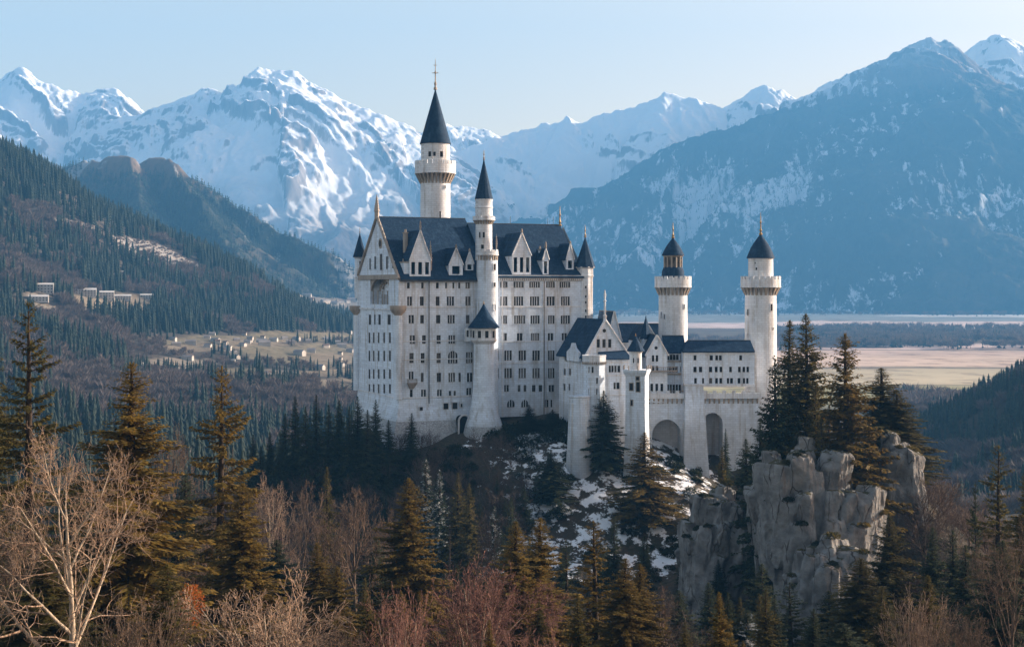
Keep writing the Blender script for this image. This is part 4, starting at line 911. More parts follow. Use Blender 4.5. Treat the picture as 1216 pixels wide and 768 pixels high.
# gable with window openings: three slabs proud of the triangle would hide it, so cut the triangle into a panel and two slopes
zlo, zhi = min(h[2] for h in gh), max(h[3] for h in gh)
ulo, uhi = min(h[0] for h in gh) - .5, max(h[1] for h in gh) + .5
def zl(u): return gze + (gzr - gze) * (u / um)
def zr_(u): return gze + (gzr - gze) * ((gu - u) / (gu - um))
top = min(zl(ulo), zr_(uhi), zhi + .6)
panel(g, gq(ulo, 0, 0), G.U, uhi - ulo, gze, top, [(a - ulo, b - ulo, c_, d_) for a, b, c_, d_ in gh])
g.add([gq(0, 0, gze), gq(ulo, 0, gze), gq(ulo, 0, top), gq(ulo, 0, zl(ulo))], [(0, 1, 2, 3)]); g.add([gq(uhi, 0, gze), gq(gu, 0, gze), gq(uhi, 0, zr_(uhi)), gq(uhi, 0, top)], [(0, 1, 2, 3)])
g.add([gq(ulo, 0, top), gq(uhi, 0, top), gq(uhi, 0, zr_(uhi)), gq(um, 0, gzr), gq(ulo, 0, zl(ulo))], [(0, 1, 2, 3, 4)])
g.add([gq(gu, 0, gb), gq(gu, gv, gb), gq(gu, gv, gze), gq(gu, 0, gze)], [(0, 1, 2, 3)]); g.add([gq(gu, gv, gb), gq(0, gv, gb), gq(0, gv, gze), gq(um, gv, gzr), gq(gu, gv, gze)], [(0, 1, 2, 3, 4)])
course(g, G, 0, gu, 0, G.z_at(424.5), .35, .3, 1)
for py in (447, 466): course(g, G, -.1, gu, 0, G.z_at(py), .25, .15, 1)
gw = [(a, b, c_, d_) for a, b, c_, d_ in gh]
gate = g.build("gatehouse", [M["stone"], M["stone_warm"]], castle, ROOT, "gatehouse with a steep gable right of the palace")
for h in gh: window(gate, gq(0, 0, 0), G.U, *h)
for h in lh_: window(gate, gq(0, gv, 0), -G.V, *h, lights=1)
p = gq(um - .25, 0, G.z_at(392.5, um)); nf = Vector((G.U.y, -G.U.x, 0)); mb = MB(); mb.bar(p + nf * .05, p - nf * .3, .5, 12); mb.build("round_window", M["glass"], gate, ROOT)
mb = MB()
for a, b in ((-.5, um), (gu + .5, um)): mb.bar(gq(a, -.15, gze - .6), gq(b, -.15, gzr + .35), .35, 6)
mb.build("gable_coping", M["stone_warm"], gate, ROOT)
mb = MB()                                                                        # roof (unequal slopes)
zo = gze - .7
for ua, s in ((-.8, 1), (gu + .8, -1)):
    lo_ = [gq(ua, .15, gze - .9), gq(um, .15, gzr), gq(um, gv + .4, gzr), gq(ua, gv + .4, gze - .9)]
    if s < 0: lo_ = lo_[::-1]
    mb.prism(lo_[::-1], [p + Z * .35 for p in lo_[::-1]])
mb.bar(gq(um, .2, gzr + .35), gq(um, gv, gzr + .35), .15)
mb.build("roof", M["slate"], gate, ROOT, "dark slate gatehouse roof")
mb = MB(); p = gq(um, .2, gzr); mb.lathe(p, [(.45, p.z - .6), (.45, p.z + 1.2), (.6, p.z + 1.4), (.3, p.z + 1.7), (.28, p.z + 5.2), (.5, p.z + 5.4), (.22, p.z + 5.7), (.32, p.z + 7.2), (.05, p.z + 8.4)], 8); mb.build("statue_column", M["stone_warm"], gate, ROOT, smooth_angle=40)
# shaped parapet gable on the left side
v_ = G.v_at(684); zb_ = gze - .8; mb = MB(); hw_ = 4.2
pts = [(v_ - hw_, zb_ - 2), (v_ + hw_, zb_ - 2), (v_ + hw_, zb_ + .4), (v_ + 1.6, zb_ + 1.6), (v_ + .6, zb_ + 2.9), (v_ - .6, zb_ + 2.9), (v_ - 1.6, zb_ + 1.6), (v_ - hw_, zb_ + .4)]
pts = [(a, z + 1.1) for a, z in pts]; mb.prism([gq(-1.05, a, z) for a, z in pts], [gq(-.35, a, z) for a, z in pts]); mb.build("parapet", M["stone"], gate, ROOT)

# polygonal bay tower before the gatehouse and the bastion under it
y = 371.0; c = centre(705.5, y); k = y / F; mb = MB()
mb.lathe(c, [(14.5 * k, ZP(560, y)), (14 * k, ZP(470, y)), (13.6 * k, ZP(433, y)), (14.4 * k, ZP(431, y)), (14.4 * k, ZP(429.5, y))], 8, ph=.39)
bt = mb.build("bay_tower", M["stone"], castle, ROOT, "low polygonal tower with a parapet before the gatehouse")
mb = MB(); mb.lathe(c, [(14.8 * k, ZP(430, y)), (14.8 * k, ZP(423, y)), (15.2 * k, ZP(422.8, y)), (15.2 * k, ZP(421.4, y)), (13.6 * k, ZP(421.4, y)), (13.6 * k, ZP(430, y))], 8, ph=.39, cap=False)
for i in range(8):
    for j in range(5):
        a0_ = .39 + math.pi / 4 * i; a1_ = a0_ + math.pi / 4; t = (j + .5) / 5; R_ = 14.85 * k
        p0 = Vector((c[0] + R_ * math.cos(a0_), c[1] + R_ * math.sin(a0_), 0)).lerp(Vector((c[0] + R_ * math.cos(a1_), c[1] + R_ * math.sin(a1_), 0)), t); mb.bar(p0 + Z * ZP(432, y), p0 + Z * ZP(429, y), .16, 5, 1)
mb.build("parapet", [M["stone_warm"], M["trim"]], bt, ROOT)
for px, py in ((700.2, 439), (703.8, 439), (700.8, 452.5), (709, 452), (700, 465), (709, 465)): tower_window(bt, c, 13.1 * k, px, py, 2.2, 7, y - 3)
y = 368.0; c = centre(688, y); k = y / F; mb = MB(); mb.lathe(c, [(17 * k, ZP(575, y)), (15.5 * k, ZP(545, y)), (14 * k, ZP(520, y)), (12.5 * k, ZP(480, y)), (12.5 * k, ZP(472, y)), (13.2 * k, ZP(471, y)), (13.2 * k, ZP(469.6, y))], 28)
bs = mb.build("bastion", M["stone"], castle, ROOT, "rounded bastion below the polygonal tower", smooth_angle=30)
mb = MB(); 
for sx in (-8.5, 7.0): p = Vector((c[0] + sx * k, c[1] - math.sqrt(max(.1, (13.4 * k) ** 2 - (sx * k) ** 2)), 0)); mb.box8([p + Vector((-.25, -.3, ZP(545, y))), p + Vector((.25, -.3, ZP(545, y))), p + Vector((.25, 1.5, ZP(545, y))), p + Vector((-.25, 1.5, ZP(545, y)))], [p + Vector((-.25, .1, ZP(478, y))), p + Vector((.25, .1, ZP(478, y))), p + Vector((.25, 1.5, ZP(478, y))), p + Vector((-.25, 1.5, ZP(478, y)))])
mb.build("buttress", M["stone_warm"], bs, ROOT)
# wall between bay tower and round turret
H = Fr(716, 373.5, 12); hu = H.u_at(750); mb = MB(); hz = H.z_at(427); hq = H.w
hh = px_holes(H, [(438, 8, [(724.3, 2.6), (727.5, 2.6), (731, 2.6), (735, 3.2)]), (458, 8, [(730, 2.6), (734, 3.4)])])
panel(mb, hq(0, 0, 0), H.U, hu, H.z_at(560), hz, hh)
mb.add([hq(0, 0, hz), hq(hu, 0, hz), hq(hu, 5, hz), hq(0, 5, hz)], [(0, 1, 2, 3)])
for py in (431, 446.5, 470): course(mb, H, 0, hu, 0, H.z_at(py), .3, .2, 1)
wl = mb.build("range_wall", [M["stone"], M["stone_warm"]], castle, ROOT)
for h in hh: window(wl, hq(0, 0, 0), H.U, *h, lights=1)
mb = MB(); mb.prism([hq(0, -.5, hz + .003), hq(hu, -.5, hz + .003), hq(hu, 6, hz + .6), hq(0, 6, hz + .6)], [hq(0, -.5, hz + .25), hq(hu, -.5, hz + .25), hq(hu, 6, hz + 2.2), hq(0, 6, hz + 2.2)]); mb.build("roof", M["slate"], wl, ROOT)

# square based turret with a round, cone roofed top
y = 368.0; c = centre(756.5, y); k = y / F; mb = MB()
mb.lathe(c, [(20 * k, ZP(575, y)), (18.5 * k, ZP(540, y)), (16.6 * k, ZP(490, y)), (16.6 * k, ZP(446, y)), (20 * k, ZP(441, y)), (20 * k, ZP(438.6, y))], 4, ph=math.pi / 4 - .28)
tq = mb.build("watch_turret", M["stone"], castle, ROOT, "slim turret with a blue cone at the courtyard corner")
ct_ = centre(754.8, y)
mb = MB(); mb.lathe(ct_, [(7.4 * k, ZP(439, y)), (7.2 * k, ZP(419, y)), (8.6 * k, ZP(417.5, y)), (8.6 * k, ZP(416.5, y))], 16); mb.build("upper_stage", M["stone_warm"], tq, ROOT, smooth_angle=30)
cone_roof(tq, ct_, 10.6 * k, ZP(416.3, y), ZP(398, y), 12); finial(tq, (ct_[0], ct_[1], ZP(399, y)), .8, .1)
for px, py, w, h in ((752.5, 428, 1.6, 6), (757.5, 428, 1.6, 6)): tower_window(tq, ct_, 7.2 * k, px, py, w, h, y - 1.6)
cx_, cy_ = c[0] + 16.6 * k * math.cos(math.radians(-151)), c[1] + 16.6 * k * math.sin(math.radians(-151)); fr_t = Fr(608 + F * cx_ / cy_, cy_, -16)
for px, py, w, h in ((749.5, 459, 4, 8), (757.5, 459, 4, 11), (757, 449, 3.5, 4), (750, 478, 2, 6)):
    mb = MB(); u_ = fr_t.u_at(px, -.2); kk = .22; z = ZP(py, 366)
    for e, d0, m in ((0, -.14, 0), (.22, -.06, 1)):
        qq = fr_t.w; mb.box8([qq(u_ - w * kk / 2 - e, d0, z - h * kk / 2 - e), qq(u_ + w * kk / 2 + e, d0, z - h * kk / 2 - e), qq(u_ + w * kk / 2 + e, 3, z - h * kk / 2 - e), qq(u_ - w * kk / 2 - e, 3, z - h * kk / 2 - e)], [qq(u_ - w * kk / 2 - e, d0, z + h * kk / 2 + e), qq(u_ + w * kk / 2 + e, d0, z + h * kk / 2 + e), qq(u_ + w * kk / 2 + e, 3, z + h * kk / 2 + e), qq(u_ - w * kk / 2 - e, 3, z + h * kk / 2 + e)], m)
    mb.build("window", [M["glass"], M["trim"]], tq, ROOT)
mb = MB(); p = Vector((XP(769, y), y - 1.2, 0))
for i in range(9): a = 2 * math.pi * i / 9; pp = Vector((c[0] + 18.5 * k * math.cos(a + .5) * .9, c[1] + 18.5 * k * math.sin(a + .5) * .9, 0)); mb.bar(pp + Z * ZP(438.6, y), pp + Z * ZP(433.5, y), .14, 6)
mb.build("balustrade", M["trim"], tq, ROOT)

# courtyard roofs behind: steep hall, long low range, little gabled house, and the gabled house in front
def house(name, fr, u0, u1, v0, v1, ze, zr, zb, along, holes=None, label=None, hip0=0, hip1=0, over=.45, mat="stone"):
    mb = MB(); qq = fr.w
    panel(mb, qq(u0, v0, 0), fr.U, u1 - u0, zb, ze, [(a - u0, b - u0, c_, d_) for a, b, c_, d_ in (holes or [])])
    mb.add([qq(u0, v1, zb), qq(u0, v0, zb), qq(u0, v0, ze), qq(u0, v1, ze)], [(0, 1, 2, 3)]); mb.add([qq(u1, v0, zb), qq(u1, v1, zb), qq(u1, v1, ze), qq(u1, v0, ze)], [(0, 1, 2, 3)])
    mb.add([qq(u1, v1, zb), qq(u0, v1, zb), qq(u0, v1, ze), qq(u1, v1, ze)], [(0, 1, 2, 3)])
    if along == 'v':
        um_ = (u0 + u1) / 2; mb.add([qq(u0, v0, ze), qq(u1, v0, ze), qq(um_, v0, zr)], [(0, 1, 2)]); mb.add([qq(u1, v1, ze), qq(u0, v1, ze), qq(um_, v1, zr)], [(0, 1, 2)])
        for s in (u0 - .3, u1 + .3): mb.bar(qq(s, v0 - .12, ze - .3), qq(um_, v0 - .12, zr + .35), .24, 6, 1)
    else:
        vm = (v0 + v1) / 2
        if not hip0: mb.add([qq(u0, v1, ze), qq(u0, v0, ze), qq(u0, vm, zr)], [(0, 1, 2)])
        if not hip1: mb.add([qq(u1, v0, ze), qq(u1, v1, ze), qq(u1, vm, zr)], [(0, 1, 2)])
        course(mb, fr, u0, u1, v0, ze - .7, .4, .25, 1)
    o = mb.build(name, [M[mat], M["stone_warm"]], castle, ROOT, label)
    for h in (holes or []): window(o, qq(0, v0, 0), fr.U, *h, lights=None if h[1] - h[0] > 1.2 else 1)
    gable_roof(fr, u0, u1, v0 + (.1 if along == 'v' else 0), v1, ze, zr, over, .3, along, o, hip0, hip1)
    return o
K1 = Fr(722, 398, 14); z_ = lambda py, f: ZP(py, f.o[1])
house("hall", K1, 0, K1.u_at(737), 0, 14, z_(404, K1), z_(371, K1), z_(480, K1), 'v', label="hall with a steep dark roof behind the gatehouse")
K2 = Fr(734, 412, 4); house("courtyard_range", K2, 0, K2.u_at(790), 0, 10, z_(405, K2), z_(386, K2), z_(480, K2), 'u', label="low range with a slate roof across the courtyard")
K3 = Fr(760, 396, 16); house("courtyard_house", K3, 0, K3.u_at(779), 0, 9, z_(402, K3), z_(387, K3), z_(480, K3), 'v', label="little gabled house in the courtyard")
mb = MB(); cc = centre(767, 394.5); mb.lathe(cc, [(6.2 * .236, ZP(415, 394)), (6.2 * .236, ZP(402, 394))], 4, ph=.9)
sp_ = mb.build("spire_turret", M["stone"], castle, ROOT); cone_roof(sp_, cc, 7.5 * .236, ZP(402, 394.5), ZP(374.5, 394.5), 4)
K4 = Fr(767.5, 384, 5); u4 = K4.u_at(792.5); h4 = px_holes(K4, [(425.5, 7.5, [(775.6, 2.8), (780.2, 2.8)]), (438, 7, [(775.6, 2.8), (780.2, 2.8)]), (460, 9, [(774, 3), (780, 3), (786, 3)])])
h4s = house("gabled_house", K4, 0, u4, 0, 11, K4.z_at(421), K4.z_at(399, u4 / 2), K4.z_at(478), 'v', h4, "narrow white house with a gable beside the courtyard wall")
p = K4.w(u4 * .46, 0, K4.z_at(413)); mb = MB(); nf4 = Vector((K4.U.y, -K4.U.x, 0)); mb.bar(p + nf4 * .05, p - nf4 * .2, .45, 12); mb.bar(p + nf4 * .03, p - nf4 * .2, .62, 12, 1); mb.build("round_window", [M["glass"], M["stone_warm"]], h4s, ROOT)
mb = MB(); zb_ = K4.z_at(441); qq = K4.w; mb.box8([qq(0, -1.4, zb_), qq(u4 + 2.5, -1.4, zb_), qq(u4 + 2.5, -.003, zb_), qq(0, -.003, zb_)], [qq(0, -1.4, zb_ + .3), qq(u4 + 2.5, -1.4, zb_ + .3), qq(u4 + 2.5, -.003, zb_ + .3), qq(0, -.003, zb_ + .3)])
for i in range(14): p = qq(.1 + (u4 + 2.3) * i / 13, -1.3, zb_ + .3); mb.bar(p, p + Z * .9, .06)
mb.bar(qq(0, -1.3, zb_ + 1.2), qq(u4 + 2.5, -1.3, zb_ + 1.2), .09); mb.build("balcony", M["trim"], h4s, ROOT)
# galleried bay between the gabled house and the right wing
K5 = Fr(789, 389, 3); u5_ = K5.u_at(815); h5 = px_holes(K5, [(424, 7, [(793.3, 3), (797, 3), (800.7, 3), (804.4, 3), (809.5, 3.2)]), (438.5, 7, [(792.3, 3), (796, 3), (799.7, 3), (803.4, 3), (809.5, 3.2)]), (462, 11, [(793, 2.6), (796.6, 2.6), (800.2, 2.6), (803.8, 2.6), (807.4, 2.6)])])
b5 = house("galleried_bay", K5, 0, u5_, 0, 9, K5.z_at(418), K5.z_at(400.5), K5.z_at(480), 'u', h5, "bay with rows of small arcaded windows")
mb = MB()
for py in (430, 445): course(mb, K5, 0, u5_, 0, K5.z_at(py), .5, .45, 0)
course(mb, K5, 0, u5_, 0, K5.z_at(469), .3, 1.5, 0)
for i in range(18): p = K5.w(.1 + (u5_ - .2) * i / 17, -1.4, K5.z_at(469) + .3); mb.bar(p, p + Z * 1.0, .06)
mb.bar(K5.w(0, -1.4, K5.z_at(463.5)), K5.w(u5_, -1.4, K5.z_at(463.5)), .1); mb.build("balcony", M["trim"], b5, ROOT)

# right wing with three rows of windows
R = Fr(811, 386, 3); ru = R.u_at(896); rz = R.z_at(417.5)
hr = px_holes(R, [(424.8, 6, [(825.4, 3.2), (844.7, 3.6), (851.2, 3), (855.5, 3), (879.6, 3)]), (438.6, 6.6, [(825.4, 3.6), (832, 3.6), (843.9, 3.6), (850.6, 3.2), (856.2, 3), (867.6, 3), (878.1, 3), (883.4, 3), (888, 2.8)]), (452, 6.6, [(826, 3), (835, 2.2), (844, 3.4), (851, 3), (856, 3), (864.6, 2.6), (868.8, 3.2), (877.7, 3.2), (883.6, 2.6), (887.6, 2.6)])])
rw = house("courtyard_wing", R, 0, ru, 0, 10, rz, R.z_at(406.5), R.z_at(458), 'u', hr, "long white wing under a low slate roof beside the right tower", hip0=2.0)
mb = MB(); course(mb, R, 0, ru, 0, R.z_at(458.5), .5, .5, 0); mb.build("string_course", M["stone_warm"], rw, ROOT)

# arcaded retaining wall under it: two tall round arches, corbelled parapet
W = Fr(762, 384.5, 2.5); wu = W.u_at(902); wt = W.z_at(468); wb = W.z_at(585); mb = MB(); wq = W.w
arches = []
for pl_, pr_, pt in ((774.3, 809, 498), (834, 858.5, 490)):
    a, b = W.u_at(pl_), W.u_at(pr_); arches.append((a, b, W.z_at(pt, a)))
us = [0.0] + [x for a in arches for x in a[:2]] + [wu]
for i in range(0, len(us), 2): mb.add([wq(us[i], 0, wb), wq(us[i + 1], 0, wb), wq(us[i + 1], 0, wt), wq(us[i], 0, wt)], [(0, 1, 2, 3)])
for a, b, zt in arches:
    r = (b - a) / 2; xm = (a + b) / 2; N = 20
    arc = [(xm - r * math.cos(math.pi * i / N), zt - r * 1.12 + r * 1.12 * math.sin(math.pi * i / N)) for i in range(N + 1)]
    for (x0, z0), (x1, z1) in zip(arc, arc[1:]):
        mb.add([wq(x0, 0, z0), wq(x1, 0, z1), wq(x1, 0, wt), wq(x0, 0, wt)], [(0, 1, 2, 3)]); mb.add([wq(x0, 0, z0), wq(x0, 6, z0), wq(x1, 6, z1), wq(x1, 0, z1)], [(0, 1, 2, 3)])
    z0 = zt - r * 1.12
    for x, s in ((a, 1), (b, -1)): mb.add([wq(x, 0, wb), wq(x, 6, wb), wq(x, 6, z0), wq(x, 0, z0)][::s], [(0, 1, 2, 3)])
    mb.add([wq(a, 6, wb), wq(b, 6, wb), wq(b, 6, zt), wq(a, 6, zt)], [(0, 1, 2, 3)], 1)
mb.add([wq(0, 0, wt), wq(wu, 0, wt), wq(wu, 3.5, wt), wq(0, 3.5, wt)], [(0, 1, 2, 3)])
aw = mb.build("arcade_wall", [M["stone"], M["stone_warm"]], castle, ROOT, "retaining wall with two tall round arches")
mb = MB()
for u0_, u1_ in ((W.u_at(768), W.u_at(812)), (W.u_at(834), wu)):
    nk = int((u1_ - u0_) / 1.25)
    for i in range(nk):
        uu = u0_ + (u1_ - u0_) * (i + .5) / nk; mb.box8([wq(uu - .22, -.12, wt - 2.6), wq(uu + .22, -.12, wt - 2.6), wq(uu + .22, .02, wt - 2.6), wq(uu - .22, .02, wt - 2.6)], [wq(uu - .22, -.75, wt - 1.2), wq(uu + .22, -.75, wt - 1.2), wq(uu + .22, .02, wt - 1.2), wq(uu - .22, .02, wt - 1.2)], 1)
        if i % 2 == 0: mb.box8([wq(uu - .5, -.8, wt + .3), wq(uu + .5, -.8, wt + .3), wq(uu + .5, -.4, wt + .3), wq(uu - .5, -.4, wt + .3)], [wq(uu - .5, -.8, wt + 1.0), wq(uu + .5, -.8, wt + 1.0), wq(uu + .5, -.4, wt + 1.0), wq(uu - .5, -.4, wt + 1.0)], 0)
    mb.box8([wq(u0_, -.8, wt - 1.197), wq(u1_, -.8, wt - 1.197), wq(u1_, -.003, wt - 1.197), wq(u0_, -.003, wt - 1.197)], [wq(u0_, -.8, wt + .297), wq(u1_, -.8, wt + .297), wq(u1_, -.003, wt + .297), wq(u0_, -.003, wt + .297)], 0)
mb.build("parapet", [M["stone_warm"], M["trim"]], aw, ROOT)
pr_ = MB(); a, b = W.u_at(813), W.u_at(834); a2, b2 = W.u_at(808), W.u_at(840); zt_ = W.z_at(458)
pr_.box8([wq(a2, -5.0, wb), wq(b2, -5.0, wb), wq(b2 - .3, 1.2, wb), wq(a2 - .6, 1.2, wb)], [wq(a, -1.6, zt_), wq(b, -1.6, zt_), wq(b, 1.2, zt_), wq(a, 1.2, zt_)])
bp = pr_.build("buttress", M["stone"], aw, ROOT, "broad battered buttress between the two arches")
mb = MB(); mb.box8([wq(a - .2, -1.85, zt_ + .003), wq(b + .2, -1.85, zt_ + .003), wq(b + .2, .9, zt_ + .003), wq(a - .2, .9, zt_ + .003)], [wq(a - .2, -1.85, zt_ + .5), wq(b + .2, -1.85, zt_ + .5), wq(b + .2, .9, zt_ + .5), wq(a - .2, .9, zt_ + .5)]); mb.build("string_course", M["stone_warm"], aw, ROOT)

# ---- the two round towers at the right
def great_tower(px, y, rs, rg, pys, label, lantern):
    c = centre(px, y); k = y / F; mb = MB()
    mb.lathe(c, [(rs * 1.1 * k, ZP(560, y)), (rs * 1.04 * k, ZP(460, y)), (rs * k, ZP(352, y)), (rs * k, ZP(330, y))], 36)
    t = mb.build("round_tower", M["stone_warm"], castle, ROOT, label, smooth_angle=30)
    gallery(t, c, rs * k, rg * k, ZP(350.5, y), ZP(341.5, y), ZP(328, y), 22)
    if lantern:
        mb = MB(); mb.lathe(c, [(13.5 * k, ZP(330, y)), (13.2 * k, ZP(322, y)), (11.5 * k, ZP(318, y)), (10.6 * k, ZP(317, y))], 16, 0); mb.lathe(c, [(9.6 * k, ZP(318, y)), (9.6 * k, ZP(304, y))], 16, 1)
        for i in range(12):
            a = 2 * math.pi * (i + .5) / 12; p = Vector((c[0] + 10.3 * k * math.cos(a), c[1] + 10.3 * k * math.sin(a), 0)); mb.bar(p + Z * ZP(318, y), p + Z * ZP(303, y), .24, 6, 2)
        mb.lathe(c, [(10.2 * k, ZP(305.5, y)), (12.2 * k, ZP(304, y)), (12.2 * k, ZP(303, y))], 24, 2)
        mb.build("lantern", [M["slate"], M["glass_pale"], M["trim"]], t, ROOT, smooth_angle=30)
        cone_roof(t, c, 13.4 * k, ZP(303, y), ZP(282, y), 16, bell=.10); finial(t, (c[0], c[1], ZP(283, y)), 4.6, .2)
    else:
        mb = MB(); mb.lathe(c, [(14.8 * k, ZP(332, y)), (14.6 * k, ZP(308, y)), (15.4 * k, ZP(306.5, y))], 30); mb.build("drum", M["stone_warm"], t, ROOT, smooth_angle=30)
        cone_roof(t, c, 16.8 * k, ZP(306.3, y), ZP(277.5, y), 16, bell=.12); finial(t, (c[0], c[1], ZP(279, y)), 6.4, .2)
        for p_ in ((897.3, 312, 1.6, 1.8), (898.6, 319, 2.2, 3)): tower_window(t, c, 14.7 * k, *p_, y - 3.4)
    return t, c, k
t1, c1_, k1 = great_tower(799.2, 402, 16.9, 21.7, None, "round white tower topped by a glazed lantern", True)
for p_ in ((786.5, 374.5, 2, 8), (789.6, 376, 1.6, 6), (813, 364, 1.6, 5)): tower_window(t1, c1_, 16.9 * k1, *p_, 398)
t2, c2_, k2 = great_tower(903.3, 399, 18.4, 23.6, None, "stout round white tower with a bell shaped cap at the far right end", False)
for p_ in ((889.8, 371, 2.6, 7.5), (916, 365, 3.2, 8), (890, 398.5, 2.2, 5.5), (919, 390, 1.2, 2)): tower_window(t2, c2_, 18.5 * k2, *p_, 395)
# the front panels of the loggia stand in for its row of arches; foot of the hill walls
# ------------------------------------------------------------------ crags
def mat_rock():
    t = NT("grey_limestone_rock"); nz = t.nrm_z(); p = t.pos()
    c = t.mix(t.ramp(t.noise(p, .30, 7, .6), .34, .70), (.25, .245, .24), (.125, .12, .118))
    c = t.mix(t.ramp(t.noise(t.pos(1, 1, .22), .8, 6, .65), .55, .72), c, (.115, .10, .092))
    wv = t.n("Mapping", None, Vector=t.n("VectorMath", {"operation": 'ADD'}, i0=t.pos(), i1=t.n("VectorMath", {"operation": 'SCALE'}, i0=t.n("TexNoise", None, Vector=t.pos(), Scale=.35, Detail=3.0).outputs[1], Scale=1.6)).outputs[0], Scale=(.34, .34, .075), Rotation=(0, .25, 0)).outputs[0]
    vo_ = t.n("TexVoronoi", {"feature": 'DISTANCE_TO_EDGE'}, Vector=wv, Scale=1.0)
    ck = t.math('SUBTRACT', 1.0, t.ramp(vo_.outputs[0], .004, .045)); c = t.mix(t.math('MULTIPLY', ck, t.ramp(t.noise(p, .25, 3), .38, .58)), c, (.060, .050, .042))      # soil and moss in the joints
    k = t.math('ADD', nz, t.math('MULTIPLY', t.math('SUBTRACT', t.noise(p, .6, 5), .5), 1.1))
    c = t.mix(t.ramp(k, .78, .95), c, (.058, .052, .026))
    return t.done(t.bsdf(c, .92, t.noise(p, 1.6, 8, .68), .35, spec=.15))
M["rock"] = mat_rock()
def crag(outline, y, thick, seed, label, cell=(3.1, 9.0)):
    """a cliff of many fractured, leaning blocks grown together round a core that follows the outline"""
    import bmesh
    o = sorted(outline); pys = np.array([a[0] for a in o], float); L = np.array([a[1] for a in o], float); Rr = np.array([a[2] for a in o], float)
    k = y / F; zt, zb = CZ - (pys[0] - HY) * k, CZ - (pys[-1] - HY) * k; rs = np.random.RandomState(seed)
    def lev(z):
        py = HY + (CZ - z) / k; xl = (np.interp(py, pys, L) - 608) * k; xr = (np.interp(py, pys, Rr) - 608) * k
        return (xl + xr) / 2, max((xr - xl) / 2, .3), min(thick, (xr - xl) * .55 + 2) * min(1, .45 + (zt - z) / 8)
    bm = bmesh.new(); nz, na = 26, 28; rings = []
    for j in range(nz):
        z = zb + (zt - 1.0 - zb) * j / (nz - 1); cx, hw, dp = lev(z); hw, dp = max(hw - 1.5, .4), max(dp - 1.5, .4)
        rings.append([bm.verts.new((cx + hw * math.copysign(abs(math.cos(a)) ** .55, math.cos(a)), y + dp * math.copysign(abs(math.sin(a)) ** .55, math.sin(a)), z)) for a in np.linspace(0, 2 * math.pi, na, endpoint=False)])
    for j in range(nz - 1):
        for i in range(na): bm.faces.new((rings[j][i], rings[j][(i + 1) % na], rings[j + 1][(i + 1) % na], rings[j + 1][i]))
    bm.faces.new(rings[0][::-1]); bm.faces.new(rings[-1])
    def block(c, az, sx, sy, sz, tilt, lean):
        pts = []
        for _ in range(26):
            p = rs.uniform(-1, 1, 3); p /= np.max(np.abs(p)); p *= rs.uniform(.86, 1.0); q_ = np.sign(p) * np.abs(p) ** .8; pts.append(q_ * (sx, sy, sz))
        p = np.array(pts); ct, st_ = math.cos(tilt), math.sin(tilt); p = np.stack([p[:, 0] * ct - p[:, 2] * st_, p[:, 1], p[:, 0] * st_ + p[:, 2] * ct], -1)
        cl, sl_ = math.cos(lean), math.sin(lean); p = np.stack([p[:, 0], p[:, 1] * cl - p[:, 2] * sl_, p[:, 1] * sl_ + p[:, 2] * cl], -1)
        ca, sa = math.cos(az + math.pi / 2), math.sin(az + math.pi / 2); p = np.stack([p[:, 0] * ca - p[:, 1] * sa, p[:, 0] * sa + p[:, 1] * ca, p[:, 2]], -1) + c
        vs = [bm.verts.new(v) for v in p]; r = bmesh.ops.convex_hull(bm, input=vs); bad_ = [g_ for g_ in r["geom_interior"] + r["geom_unused"] if isinstance(g_, bmesh.types.BMVert)]
        if bad_: bmesh.ops.delete(bm, geom=list(set(bad_)), context='VERTS')
    z = zb + 1; gtilt = rs.uniform(-.22, -.08)
    while z < zt - .5:
        cx, hw, dp = lev(z); per = 2.6 * (hw + dp); n = max(5, int(per * 1.25 / cell[0])); a0 = rs.rand() * 6
        for i in range(n):
            a = a0 + 2 * math.pi * (i + rs.uniform(-.3, .3)) / n
            if math.sin(a) > .75: continue
            zz = z + rs.uniform(-2, 2); c2, h2, d2 = lev(min(zz, zt - .3)); ins = rs.uniform(1.2, 2.6)
            c = (c2 + max(h2 - ins, .2) * math.copysign(abs(math.cos(a)) ** .6, math.cos(a)), y + max(d2 - ins, .2) * math.copysign(abs(math.sin(a)) ** .6, math.sin(a)), zz)
            s_ = rs.uniform(.7, 1.25); top = max(.35, min(1, (zt - zz) / 6)); block(c, a, cell[0] * .62 * s_ * (.6 + .4 * top), 2.3 * s_ * (.5 + .5 * top), cell[1] * .62 * s_ * top, gtilt + rs.randn() * .12, rs.randn() * .10 + .05)
        z += cell[1] * .55
    base = Vector((lev((zt + zb) / 2)[0], y, zb)); bmesh.ops.translate(bm, verts=bm.verts, vec=-base); bmesh.ops.recalc_face_normals(bm, faces=bm.faces)
    me = bpy.data.meshes.new("crag"); bm.to_mesh(me); bm.free(); ob = bpy.data.objects.new("crag", me); COL.objects.link(ob)
    md = ob.modifiers.new("remesh", 'REMESH'); md.mode = 'VOXEL'; md.voxel_size = .25; md.adaptivity = 0
    bpy.context.view_layer.update(); m2 = bpy.data.meshes.new_from_object(ob.evaluated_get(bpy.context.evaluated_depsgraph_get())); ob.modifiers.clear(); ob.data = m2; bpy.data.meshes.remove(me); me = m2; me.name = "crag"
    V = np.zeros(len(me.vertices) * 3, np.float32); me.vertices.foreach_get("co", V); V = V.reshape(-1, 3); N = np.zeros(len(me.vertices) * 3, np.float32); me.vertices.foreach_get("normal", N); N = N.reshape(-1, 3)
    u_ = V[:, 0] + V[:, 1] * .8; d = fbm(u_ / 2.2, V[:, 2] / 3.0, 4, seed) * .12 + (ridged(u_ / 1.3, V[:, 2] / 5.0, 3, seed + 5) - 1) * .16; V = V + N * d[:, None]
